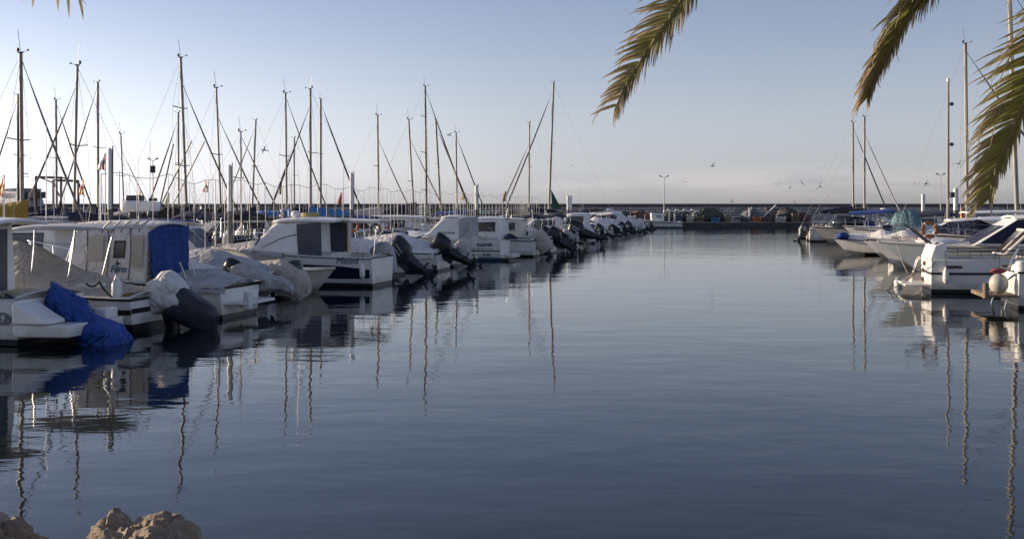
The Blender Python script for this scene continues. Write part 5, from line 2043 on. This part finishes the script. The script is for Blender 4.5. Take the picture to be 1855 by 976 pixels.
q.lathe([(.13, .8), (.14, 1.0), (.1, 1.08), (.02, 1.1)], (.1, -.35, 0), 14)
q.build('stern_locker', WHITEP, r)
fender(r, (-.40, -.72, .62), 'big round white fender standing on the wooden stern platform', .23, ball=True, m=mat('old white fender', (.44, .41, .36), .5, var=.2))
q = MB()
q.ell((0, 0, 0), (.20, .14, .07), 12, 8)
q.wrinkle(.04, 7, 2)
o = q.build('red_cloth', mat('faded pink red cloth', (.20, .04, .06), .85))
o.location = to_world(r, (-.40, -.70, .93))
tag(o, 'faded red cloth draped over the big round fender', 'cloth')

# R4: white cabin boat, transom and black belt
r, h = motorboat('white boat with black belt, lit transom and steel deck rail', 12.55, 33.45, OUT_R, 7.0, 2.35, .98, 1.25, zboot=.13, bottom=ANTIBLUE, ck=(.06, .42), rub=None, group=GR)
h.rub(r, RUB, .035, .60)
t_ = h.side_text(r, 'AZZURRO', .10, .095, .765, mat('maroon lettering', (.07, .02, .03), .5), -1, .0, .012)
q = MB()
q.loft([[(-.02, y, .98), (-.02, y, 1.02), (.12, y * .96, 1.42), (.42, y * .9, 1.5), (.5, y * .9, 1.0)] for y in (-.95, -.6, .0, .6, .95)], True, True, True)
q.build('transom_locker', WHITE, r, bevel=.04)
platform(r, -.72, .0, .27, .95, th=.08)
q = MB()
for y in (-.15, -.42):
    q.tube([(-.50, y, .30), (-.30, y, .95), (-.22, y, 1.05)], .028, 8)
for k in range(3):
    f = .2 + .28 * k
    q.tube([(-.5 + .2 * f, -.15, .30 + .65 * f), (-.5 + .2 * f, -.42, .30 + .65 * f)], .022, 6)
q.build('ladder', mat('white ladder tube', (.72, .66, .58), .35), r)
q = MB()
for y, z in ((.45, .62), (.2, .84), (.55, .34)):
    q.ell((-.03, y, z), (.05, .10, .07), 10, 6)
q.build('transom_fittings', RUST, r)
mb = MB()
for sg in (1, -1):
    top_ = []
    for i in range(9):
        t = .06 + .86 * i / 8
        top_.append((h.xs(t, 1.3), sg * (h.b(t) - .10), h.sheer(t) + .27))
        mb.tube([(top_[-1][0], top_[-1][1], h.sheer(t)), top_[-1]], .012, 6)
    mb.tube(top_, .016, 6)
    mb.tube([(p[0], p[1], p[2] - .12) for p in top_], .012, 6)
mb.build('rail', mat('dull dark rail', (.12, .11, .10), .4, metal=.6), r)
# raked cabin front of steel framed screens
q = MB()
for y in (-.85, -.1):
    q.tube([(2.05, y, 1.15), (2.75, y, 1.86)], .045, 8)
    q.tube([(2.55, y, 1.1), (3.15, y, 1.68)], .035, 8)
q.tube([(2.75, -.85, 1.86), (2.75, .8, 1.86)], .045, 8)
q.tube([(2.75, -.85, 1.86), (3.2, -.85, 1.62)], .03, 8)
q.tube([(2.05, -.85, 1.15), (2.05, .8, 1.15)], .035, 8)
q.build('screen_frame', mat('painted white frame', (.66, .60, .54), .35), r)
q = MB()
q.add([(2.1, -.8, 1.2), (2.7, -.8, 1.82), (2.7, .75, 1.82), (2.1, .75, 1.2)], [(0, 1, 2, 3)])
g_ = q.build('windscreen', GLASSB, r)
g_.modifiers.new('thick', 'SOLIDIFY').thickness = .01
cabin(r, [(2.9, 1.0), (5.6, 1.25), (5.0, 1.5), (3.2, 1.55)], .85, .72, WHITE, .06, windows=([(3.6, 1.22), (4.8, 1.28), (4.7, 1.42), (3.6, 1.42)],))
fender(r, (.38, -1.15, .52), 'slim white fender hanging on the black belted hull', .085, .40)
lifebuoy(to_world(r, (.12, .15, 1.86)), .225, 'orange horseshoe lifebuoy above the lit transom', R(10), mat('worn orange', (.27, .09, .03), .6, var=.3), .055)
q = MB()
q.tube([(.12, .15, 1.46), (.12, .15, 1.66)], .02, 6)
q.tube([(.1, -.3, 1.45), (-.35, -.1, 1.85), (-.6, .1, 1.98)], .03, 6)
q.tube([(.1, .4, 1.45), (-.55, .55, 2.02)], .03, 6)
q.build('davit', CHAR, r)
q = MB()
for k in range(4):
    q.tube([(.2 + .06 * math.cos(a) + .02 * k, -.62 + .02 * k, 1.28 + .22 * math.sin(a)) for a in [2 * math.pi * e / 14 for e in range(15)]], .016, 5)
q.build('rope_coil', ROPEL, r)
A = r
rope([to_world(r, (.05, .9, .8)), to_world(r, (-.9, .3, .32)), to_world(r, (-1.2, -.3, -.02))], 'dark mooring rope from the lit transom down into the water', .014)
rope([to_world(r, (.1, -1.1, .92)), to_world(r, (-.4, -.9, .62)), to_world(r, (-1.15, .1, .0))], 'second rope, under the ladder of the lit transom', .012)

# R3: big pale bow
LB = 9.8
fwL = Vector((math.cos(IN_R), math.sin(IN_R), 0))
o3 = Vector((12.35, 37.1, 0)) - fwL * (LB - .1)
r, h = motorboat('large pale motor yacht pointing its flared bow at the fairway', o3.x, o3.y, IN_R, LB, 3.1, 1.10, 1.42, PALE, PALE, PALE, .06, ck=(.03, .3), rub=mat('pale rub rail', (.6, .58, .52), .4), rake=1.8, group=GR, name='motor_yacht', cat='motor yacht', full=1.7)
cb = cabin(r, [(2.2, 1.12), (7.0, 1.32), (5.6, 2.18), (2.2, 2.22)], 1.22, 1.0, WHITE, .08, windows=([(2.5, 1.38), (6.75, 1.38), (5.62, 2.14), (2.5, 2.16)],), front=((7.0, 1.34), (5.6, 2.16), .02), mw=CANN, roof=(1.2, 5.7, 2.22, 1.2, .07))
q = MB()
q.ell((7.9, 0, 1.40), (.75, .62, .13), 18, 10)
q.build('foredeck_hump', WHITE, r)
h.rail(r, .42, .55, .12, 11, r=.014)
q = MB()
q.lathe([(.09, 0), (.1, .05), (.1, .1)], (9.3, 0, 1.38), 12)
q.box((9.5, 0, 1.40), (.5, .12, .06))
q.build('bow_roller', STEEL, r)
q = MB()
q.lathe([(.01, .0), (.26, .01), (.28, .06), (.28, .16), (.24, .22), (.01, .23)], (3.2, -.1, 2.82), 20)
q.tube([(3.2, -.1, 2.4), (3.2, -.1, 2.84)], .05, 8)
q.build('radar_dome', WHITEP, r)
ar = MB()
for y in (-1.05, 1.05):
    ar.tube([(2.4, y, 2.25), (2.6, y, 2.85), (3.0, y * .8, 2.88)], .03, 8)
    ar.tube([(3.6, y, 2.25), (3.4, y * .8, 2.85)], .025, 8)
ar.tube([(2.6, -1.05, 2.85), (2.6, 1.05, 2.85)], .03, 8)
ar.box((3.0, 0, 2.84), (1.0, 1.7, .04))
ar.build('radar_frame', STEEL, r)
rope([to_world(r, (9.2, .3, 1.3)), to_world(r, (9.0, 1.8, .4)), to_world(r, (8.6, 2.9, -.02))], 'pale mooring rope from the flared bow into the water', .014, ROPEL)
q = MB()
q.lathe([(.02, -.16), (.12, -.1), (.14, .05), (.08, .16), (.02, .18)], n=12)
o = q.build('mooring_buoy', WHITEP)
o.location = at(1627, 36.0, Z=.08)
tag(o, 'small white mooring buoy under the flared bow', 'buoy')


def rbig(label, px, Y, L=8, B=2.8, hull=WHITE, hs=.95, hb=1.35, covers=None, cmat=CANN, bim=None, cab=True, archy=None, rz=IN_R, seed=0.0, rub=RUB, win=GLASS, rail=True, rake=1.2, boot=BOOT, bimz=2.1):
    """px is where the end facing the fairway stands"""
    fw = Vector((math.cos(rz), math.sin(rz), 0))
    tip = Vector(((px - PX) / F * Y, Y, 0))
    org = tip - fw * (L - .1) if rz == IN_R else tip
    r, h = motorboat(label, org.x, org.y, rz, L, B, hs, hb, hull, boot, ck=(.04, .36), rub=rub, rake=rake, group=GR)
    if cab:
        cabin(r, [(L * .28, hs + .1), (L * .74, hb + .0), (L * .56, 1.95), (L * .28, 2.0)], B * .40, B * .33, WHITE, .08, windows=([(L * .32, 1.4), (L * .64, 1.42), (L * .55, 1.82), (L * .32, 1.85)],), mw=win, front=((L * .74, hb + .03), (L * .56, 1.93), .1), roof=(L * .2, L * .57, 2.0, B * .37, .07))
    if rail:
        h.rail(r, .45, .5, n=9)
    if covers:
        canvas(r, h, L * covers[0], L * covers[1], covers[2], cmat, .1, .06, seed)
    if bim is not None:
        bimini(r, L * .18, L * .5, bimz, B * .44, hs, bim, bow=.22)
    gear(r, h, px * .1, 6, L * .1, L * .85)
    if archy:
        arch(r, L * archy, hs, 2.0, B * .46, .5, .25)
    return r, h


r, h = rbig('white motor boat with a wavy navy cover over its screen, behind the pale bow', 1668, 42.0, 8.5, 2.9, covers=(.60, .92, [.75, .45, .62, .5, .3]), cmat=CANN, cab=False, seed=31, hs=1.25, hb=1.55)
ttop(r, 1.0, 6.9, 2.34, 1.0, 1.3, WHITE, legs=((2.0, 1.8), (4.6, 4.4)))
pole(r, (3.5, .8, 1.6), 2.6, .02)
rbig('white boat with sharp bow and thin bow rail, second beyond the pale yacht', 1574, 47.6, 7.6, 2.6, hs=.95, hb=1.2, seed=3.2, cab=True, covers=(.62, .86, [.05, .2, .1]), cmat=CANBE)
r, h = rbig('white boat with dark underside and slanted screens before the teal tarpaulin', 1618, 53.2, 7.4, 2.5, hs=.9, hb=1.15, cab=False, seed=3.3)
windscreen(r, 4.6, 1.2, .95, .5, 1.1)
for k in range(3):
    pole(r, (1.0 + .5 * k, .5, .9), 1.5, .02, (.9, 0), STEEL, 'outrigger')
r, h = rbig('low white boat under a puffy sunlit cover, its bow at the fairway', 1512, 60, 6.4, 2.3, hs=.62, hb=.9, covers=(.25, .95, [.3, .75, .5, .62, .35, .3, .12]), cmat=mat('bright white canvas', (.78, .76, .72), .8, var=.08, bump=.012, bscale=5), cab=False, seed=17, rail=False, rake=.8)
q = MB()
q.ell((5.9, .2, 1.02), (.35, .4, .2), 14, 8)
q.wrinkle(.06, 4, 3)
q.build('folded_cloth', CANB, r, sharp=70)
rbig('low white boat with a bright humped bow cover, just beyond the dark underside boat', 1566, 55.5, 6.4, 2.3, hs=.7, hb=.95, covers=(.3, .94, [.2, .6, .4, .55, .3, .1]), cmat=mat('bright white canvas', (.78, .76, .72)), cab=False, seed=23, rail=False, rake=.9)
r, h = rbig('white boat under a long teal tarpaulin', 1548, 64, 8.4, 2.7, covers=(.56, .76, [.9, 1.25, 1.2, 1.1, .5]), cmat=CANT, cab=False, seed=41, hs=1.0)
flag(r, (2.6, .5, 2.6), .5, .9, [ORANGE, YELP], fly=(-.3, .2, -1), bands=2, pole_h=1.4)
r, h = rbig('grey sports cruiser with blue bimini, blue cockpit cover and white radar arch', 1472, 80, 8.6, 2.9, hull=GREYHULL, hs=1.0, hb=1.2, covers=(.46, .68, [.3, .62, .5, .2]), cmat=CANB, cab=False, seed=5.4, rub=BOOT)
bimini(r, 2.5, 5.9, 2.22, 1.25, 1.0, CANB, .07, .2)
arch(r, 3.3, 1.0, 2.1, 1.32, .5, .28)
windscreen(r, 7.2, 1.25, 1.05, .75, 2.2)
q = MB()
q.ell((3.6, 0, 2.42), (.26, .26, .14), 14, 8)
q.build('radar_dome', WHITEP, r)
rope([to_world(r, (8.2, .2, 1.15)), to_world(r, (8.9, .6, .1))], 'rope from the blue bimini cruiser into the water', .02)
r, h = motorboat('small white boat with lit transom and dark outboard, left of the blue bimini', at(1466, 84.5, Z=0).x, 84.5, OUT_R, 5.6, 2.3, .95, 1.2, ck=(.04, .5), rub=BOOT, group=GR)
outboard(r, -.1, .55, .3, .95, 25, CHAR, seed=1.0)
h.rail(r, .05, .6, n=11)
gear(r, h, 3.3, 10, .1, 4)
r, h = rbig('low white boat with black covered stern, last but one on the right', 1482, 91, 7.5, 2.7, rz=OUT_R, covers=(.05, .5, [.3, .7, .6]), cmat=CANK, cab=False, seed=6.6)
r, h = rbig('small dark boat at the far end of the right row', 1476, 99, 6.5, 2.4, rz=OUT_R, hull=GREYHULL, covers=(.05, .6, [.2, .8, .5]), cmat=CANN, cab=False, seed=7.7)
rbig('white cabin cruiser with navy bimini behind the blue bimini cruiser', 1530, 74, 8.5, 2.9, bim=CANN, seed=8)
rbig('white cabin cruiser behind the teal tarpaulin boat', 1640, 57, 8.5, 2.9, seed=9)

GSR = 'sailing boats in the right row'
sailboat('right side sailboat with the left one of two close far masts, long black boom cover', 1546, 222, 92, -1, 1, .11, jib=NAVYJ, jibtop=232, boom=1.2, mboom=CANN, group=GSR, furl_r=.08, X=at(1546, 92, Z=0).x)
sailboat('right side sailboat with the right one of two close far masts, pale furled sail', 1566, 212, 86, 0, 1, .11, jib=mat('pale grey sail strip', (.40, .39, .37), .8), jibtop=245, boom=.9, mboom=CANK, group=GSR, furl_r=.08)
sailboat('right side sailboat with thick brownish mast and dark bent furled sail', 1753, 80, 51.5, -4, 1, .105, jib=NAVYJ, jibtop=95, boom=None, mboom=CANBE, group=GSR, furl_r=.075, L=9.0, xmf=.38)
sailboat('right side sailboat with the tallest mast, rising out of the picture', 1844, -60, 46, -16, 1, .115, jib=NAVYJ, jibtop=-20, boom=None, mboom=CANBE, group=GSR, furl_r=.07, L=9.0, xmf=.36)
# lone light mast
p = at(1717, 56, Z=0)
lm = thing('light_mast', 'slim pale mast with three small lamps and a sign box, right side', 'light mast', (p.x, p.y, 0), 0)
hm = EYE + (HY - 150) / F * 56
q = MB()
q.tube([(0, 0, -1), (.02, 0, hm)], .085, 10, r2=.055)
q.build('post', ALU, lm)
q = MB()
q.tube([(.02, 0, hm), (.02, 0, hm + .3)], .02, 6)
q.ell((.02, 0, hm + .12), (.09, .09, .12), 10, 8)
q.build('top_lamp', WHITEP, lm)
for py in (189, 262):
    z = EYE + (HY - py) / F * 56
    q = MB()
    q.box((.15, 0, z - .04), (.2, .05, .03))
    q.lathe([(.04, -.08), (.10, -.05), (.10, .08), (.03, .1)], (.2, 0, z), 10)
    q.build('lamp', CHAR, lm)
q = MB()
q.box((.22, 0, EYE + (HY - 353) / F * 56), (.2, .18, .28))
q.build('sign_box', CHAR, lm)

# right pontoon behind the boats
pr = thing('pontoon', 'grey pontoon behind the right boat row', 'pontoon', (12.5 + 10.5, 25, 0), math.atan2(1, .212))
q = MB()
q.box((45, 0, .42), (90, 2.0, .14))
q.build('deck', mat('pontoon decking', (.26, .235, .20), .85), pr)
for k in range(15):
    q = MB()
    q.box((6 * k + 3, 0, .12), (4.2, 1.6, .46))
    q.build('float', CONCD, pr, bevel=.03)

# ------------------------------------------------------------------ gulls


def gull(px, py, Y, span, roll, yaw, up, label):
    p = at(px, Y, py=py)
    mb = MB()
    mb.loft([[(x, r_ * math.cos(a), zz_ + r_ * .9 * math.sin(a)) for a in [2 * math.pi * k / 8 for k in range(8)]] for x, r_, zz_ in ((-.34, .01, .0), (-.26, .035, .0), (-.1, .07, 0), (.08, .075, 0), (.2, .05, .01), (.27, .045, .03), (.33, .03, .03), (.40, .008, .015))], True, True, True)
    for sg in (1, -1):
        a, b, c = Vector((0, sg * .05, .03)), Vector((.06, sg * span * .24, .03 + up * span * .22)), Vector((-.12, sg * span * .5, .03 + up * span * .24))
        for (s0, w0), (s1, w1) in (((a, .13), (b, .11)), ((b, .11), (c, .012))):
            mb.add([s0 + Vector((w0 * .5, 0, .006)), s0 - Vector((w0 * .6, 0, 0)), s1 - Vector((w1 * .6, 0, 0)), s1 + Vector((w1 * .5, 0, .006)),
                    s0 + Vector((w0 * .5, 0, -.01)), s0 - Vector((w0 * .6, 0, .012)), s1 - Vector((w1 * .6, 0, .012)), s1 + Vector((w1 * .5, 0, -.01))],
                   [(0, 1, 2, 3), (7, 6, 5, 4), (0, 4, 5, 1), (1, 5, 6, 2), (2, 6, 7, 3), (3, 7, 4, 0)], 1)
    mb.add([(-.3, .03, .005), (-.3, -.03, .005), (-.45, -.07, .0), (-.45, .07, 0), (-.3, .03, -.005), (-.3, -.03, -.005), (-.45, -.07, -.005), (-.45, .07, -.005)], [(0, 1, 2, 3), (7, 6, 5, 4), (0, 4, 5, 1), (1, 5, 6, 2), (2, 6, 7, 3), (3, 7, 4, 0)])
    o = mb.build('gull', [GULLW, GULLG], sharp=60)
    o.location = p
    o.rotation_euler = (R(roll), R(-5), R(yaw))
    o.scale = (.8, .8, .8)
    return tag(o, label, 'gull', 'gulls wheeling over the breakwater')


gull(1291, 301, 120, 1.25, 30, 200, .6, 'white gull highest of those over the open quay')
gull(1239, 330, 130, 1.3, -10, 260, .35, 'dark gull gliding right of the slim lamp post')
gull(1408, 333, 120, 1.3, 5, 265, .1, 'gull gliding level, wings flat, left of the far right masts')
gull(1431, 340, 140, 1.1, 30, 230, .5, 'small pale gull just below the level gliding one')
gull(1453, 332, 110, 1.2, 55, 60, .2, 'gull banking steeply above the ramp')
gull(1486, 338, 95, 1.3, 60, 240, .7, 'biggest gull with raised wings near the two close masts')
gull(1495, 354, 120, 1.1, 50, 80, .3, 'small dark gull below the biggest gull')
gull(1489, 305, 120, 1.2, 8, 270, .15, 'flat winged gull above the biggest gull')
gull(1326, 366, 160, 1.5, 35, 200, .9, 'gull landing on the breakwater parapet')
gull(1440, 368, 158, 1.2, 60, 230, .8, 'gull perched at the top of the ramp')
gull(1736, 297, 75, 1.1, 20, 230, .5, 'gull between the light mast and the thick brownish mast')
gull(1740, 302, 78, .9, 40, 250, .3, 'smaller gull just under another by the thick brownish mast')
gull(1663, 333, 110, 1.0, 20, 250, .6, 'gull hovering above the white pile by the teal boat')
gull(1678, 333, 110, .9, 60, 200, .3, 'dark gull right of the hovering one over the teal boat')
gull(814, 245, 100, 1.0, 20, 230, .5, 'lone gull beside the short mast with whip antenna')
gull(479, 272, 80, .9, 60, 230, .4, 'lone gull between the leaning right mast and grey mast')
gull(1036, 300, 150, 1.0, 5, 265, .2, 'tiny far gull right of the tall centre mast')

# ------------------------------------------------------------------ palms whose fronds hang into the top of the picture


def frond_material():
    m = bpy.data.materials.new('palm leaf')
    m.use_nodes = True
    nt = m.node_tree
    p = nt.nodes['Principled BSDF']
    p.inputs['Roughness'].default_value = .5
    a = nt.nodes.new('ShaderNodeAttribute')
    a.attribute_name = 'dry'
    r = nt.nodes.new('ShaderNodeValToRGB')
    r.color_ramp.elements[0].color = (.21, .225, .045, 1)
    r.color_ramp.elements[1].color = (.55, .43, .30, 1)
    r.color_ramp.elements[1].position = .9
    e = r.color_ramp.elements.new(.45)
    e.color = (.26, .23, .09, 1)
    nt.links.new(a.outputs['Fac'], r.inputs[0])
    nt.links.new(r.outputs[0], p.inputs['Base Color'])
    tr = nt.nodes.new('ShaderNodeBsdfTranslucent')
    nt.links.new(r.outputs[0], tr.inputs['Color'])
    mx = nt.nodes.new('ShaderNodeMixShader')
    mx.inputs[0].default_value = .42
    nt.links.new(p.outputs[0], mx.inputs[1])
    nt.links.new(tr.outputs[0], mx.inputs[2])
    nt.links.new(mx.outputs[0], nt.nodes['Material Output'].inputs['Surface'])
    return m


PALM = frond_material()


def frond(root, path, sideL, sideR, lenL, lenR, seed, start=.15, spacing=.0125, every=2, fwdL=.55, fwdR=.9, droopL=.25, droopR=.6, width=.0115, dry=.35):
    rnd = random.Random(seed)
    pts = catmull(path, 14)
    verts, faces, dryv = [], [], []

    def strip(p0, d, ln, wd, nrm, droop, dry0, dry1, k=7, curl=0.0):
        pos = Vector(p0)
        dr = Vector(d).normalized()
        base = len(verts)
        for i in range(k + 1):
            f = i / k
            w_ = wd * (min(1, .45 + f * 3) if f < .2 else (1 - ((f - .2) / .8) ** 1.6)) + .0012
            sd = dr.cross(nrm)
            if sd.length < 1e-4:
                sd = Vector((1, 0, 0))
            sd.normalize()
            up = sd.cross(dr)
            for v in (pos - sd * w_ + up * w_ * .5, pos, pos + sd * w_ + up * w_ * .5):
                verts.append(v)
                dryv.append(dry0 + (dry1 - dry0) * f ** 1.5)
            pos = pos + dr * ln / k
            dr = (dr + Vector((curl * f, 0, -droop * (.3 + f) / k * 2.2))).normalized()
        for i in range(k):
            for j in range(2):
                a = base + i * 3 + j
                faces.append((a, a + 1, a + 4, a + 3))
    # rachis
    n = len(pts)
    tot = sum((pts[i + 1] - pts[i]).length for i in range(n - 1))
    b0 = len(verts)
    for i, p in enumerate(pts):
        f = i / (n - 1)
        d = (pts[min(i + 1, n - 1)] - pts[max(i - 1, 0)]).normalized()
        a = d.cross(Vector((0, 1, 0))).normalized()
        b = d.cross(a)
        rr = .024 * (1 - f) ** .8 + .004
        for k in range(6):
            q_ = 2 * math.pi * k / 6
            verts.append(p + (a * math.cos(q_) + b * math.sin(q_)) * rr)
            dryv.append(.25 + .2 * f)
    for i in range(n - 1):
        for k in range(6):
            faces.append((b0 + i * 6 + k, b0 + i * 6 + (k + 1) % 6, b0 + (i + 1) * 6 + (k + 1) % 6, b0 + (i + 1) * 6 + k))
    # leaflets at equal steps along the length
    acc, nxt, cnt = 0.0, tot * start, 0
    for i in range(n - 1):
        seg = (pts[i + 1] - pts[i])
        L_ = seg.length
        while nxt <= acc + L_:
            p = pts[i] + seg * ((nxt - acc) / L_)
            f = nxt / tot
            T = seg.normalized()
            env = min(1, (f - start) / .12 + .35) * (1 - max(0, (f - .62) / .38) ** 1.5 * .55)
            cnt += 1
            for isr, side, ln, fw, dp in ((0, sideL, lenL, fwdL, droopL), (1, sideR, lenR, fwdR, droopR)):
                if (isr == 0 and cnt % every) or rnd.random() < .05:
                    continue
                sv = Vector(side).normalized()
                fw2 = fw + max(0, f - .7) * 1.8
                d = (sv + T * fw2 + Vector((rnd.gauss(0, .09), rnd.gauss(0, .12), rnd.gauss(0, .09)))).normalized()
                l2 = ln * env * rnd.uniform(.8, 1.12)
                dd = dry + rnd.gauss(0, .16) + max(0, f - .8) * 1.6
                tip = min(1, dd + .35 + rnd.random() * .5)
                nrm = T.cross(sv)
                strip(p, d, l2, width * rnd.uniform(.75, 1.1) * (.62 if isr else 1), nrm, dp * rnd.uniform(.6, 1.5), max(0, dd - .2), tip)
                if rnd.random() < .16:      # stray thread
                    strip(p + d * l2 * .5, (d + Vector((rnd.gauss(0, .3), rnd.gauss(0, .3), -.5))).normalized(), l2 * rnd.uniform(.4, .75), .0025, nrm, 1.0, .8, 1.0, 5, rnd.gauss(0, .5))
            nxt += spacing * rnd.uniform(.8, 1.2)
        acc += L_
    me = bpy.data.meshes.new('frond')
    me.from_pydata([tuple(v) for v in verts], [], faces)
    at_ = me.attributes.new('dry', 'FLOAT', 'POINT')
    at_.data.foreach_set('value', [max(0, min(1, x)) for x in dryv])
    me.materials.append(PALM)
    o = bpy.data.objects.new('frond', me)
    C.objects.link(o)
    o.parent = root
    o.matrix_parent_inverse = Matrix.Translation(root.location).inverted()
    return o


BARK = mat('palm bark', (.14, .10, .07), .95, var=.4, vscale=6, bump=.05, bscale=9)


def trunk(root, h_, lean, r0=.22):
    mb = MB()
    rings = []
    for i in range(41):
        f = i / 40
        rr = r0 * (1.12 - .18 * f) * (1 + .05 * (i % 2))
        rings.append([(lean[0] * f * f + rr * math.cos(a), lean[1] * f * f + rr * math.sin(a), h_ * f) for a in [2 * math.pi * k / 16 for k in range(16)]])
    mb.loft(rings, True, True, True)
    return mb.build('trunk', BARK, root, sharp=20)


def pp(px, py, Y):
    return at(px, Y, py=py)


cr = pp(2010, -430, 4.6)
palm = thing('palm_tree', 'date palm at the right whose three fronds hang into the top of the picture', 'palm tree', (cr.x + 1.25, 4.3, .80))
trunk(palm, cr.z - .75, (cr.x - palm.location.x, .3))
frond(palm, [cr, pp(1800, -640, 5.1), pp(1480, -430, 5.9), pp(1290, -100, 6.3), pp(1226, 16, 6.35), pp(1176, 90, 6.4), pp(1138, 150, 6.42), pp(1116, 194, 6.42)],
      (-.86, .12, .42), (.52, -.75, -.2), 0.36, .30, 5, fwdL=.42, fwdR=1.9, droopL=.32, droopR=1.0, start=.35)
frond(palm, [cr, pp(1960, -560, 4.8), pp(1820, -330, 5.4), pp(1705, -60, 5.9), pp(1650, 20, 6.0), pp(1612, 90, 6.05), pp(1586, 140, 6.08), pp(1573, 176, 6.1)],
      (-.80, -.35, .15), (.30, -.75, -.35), .34, .22, 9, fwdL=1.0, fwdR=2.6, droopL=.6, droopR=.9, start=.3, dry=.22, every=1)
frond(palm, [cr, pp(2030, -300, 4.9), pp(1975, -40, 5.3), pp(1893, 110, 5.6), pp(1848, 205, 5.7), pp(1812, 290, 5.75), pp(1798, 330, 5.76), pp(1793, 358, 5.76)],
      (-.95, .0, .12), (.45, -.65, -.3), .38, .22, 14, fwdL=.55, fwdR=2.2, droopL=.34, droopR=.9, start=.3, dry=.15, every=1, spacing=.0165)
for k in range(9):          # the rest of the crown, above and behind the picture
    a = R(200 + k * 36 + (k % 2) * 10)
    if math.sin(a) > .55:
        continue
    d = Vector((math.cos(a), math.sin(a) * .9, 0))
    if d.y > -.1 and d.x < .3:
        continue
    frond(palm, [cr, cr + d * .9 + Vector((0, 0, .75)), cr + d * 1.9 + Vector((0, 0, .65)), cr + d * 2.7 + Vector((0, 0, -.1)), cr + d * 3.0 + Vector((0, 0, -.9))],
          (d.y, -d.x, .1), (-d.y, d.x, .1), .38, .38, 40 + k, spacing=.035, droopL=.5, droopR=.5)
cl_ = pp(-560, -560, 4.2)
palm2 = thing('palm_tree', 'date palm at the left, only dry leaf tips reach the top corner', 'palm tree', (cl_.x - .1, 4.1, .82))
trunk(palm2, cl_.z - .78, (cl_.x - palm2.location.x, .1))
frond(palm2, [cl_, pp(-380, -680, 4.6), pp(-140, -420, 5.4), pp(0, -116, 5.7), pp(56, -46, 5.72), pp(98, -22, 5.72), pp(146, 0, 5.72)],
      (-.55, .1, -.65), (.65, -.2, -.25), .24, .13, 77, fwdL=.25, fwdR=.8, droopL=.7, droopR=.6, start=.35, dry=.4, spacing=.03, width=.008)
for k in range(9):
    a = R(150 + k * 38)
    d = Vector((math.cos(a), math.sin(a) * .9, 0))
    if d.y > -.1 and d.x > -.5:
        continue
    frond(palm2, [cl_, cl_ + d * .9 + Vector((0, 0, .75)), cl_ + d * 1.9 + Vector((0, 0, .65)), cl_ + d * 2.7 + Vector((0, 0, -.1)), cl_ + d * 3.0 + Vector((0, 0, -.9))],
          (d.y, -d.x, .1), (-d.y, d.x, .1), .38, .38, 80 + k, spacing=.035, droopL=.5, droopR=.5)
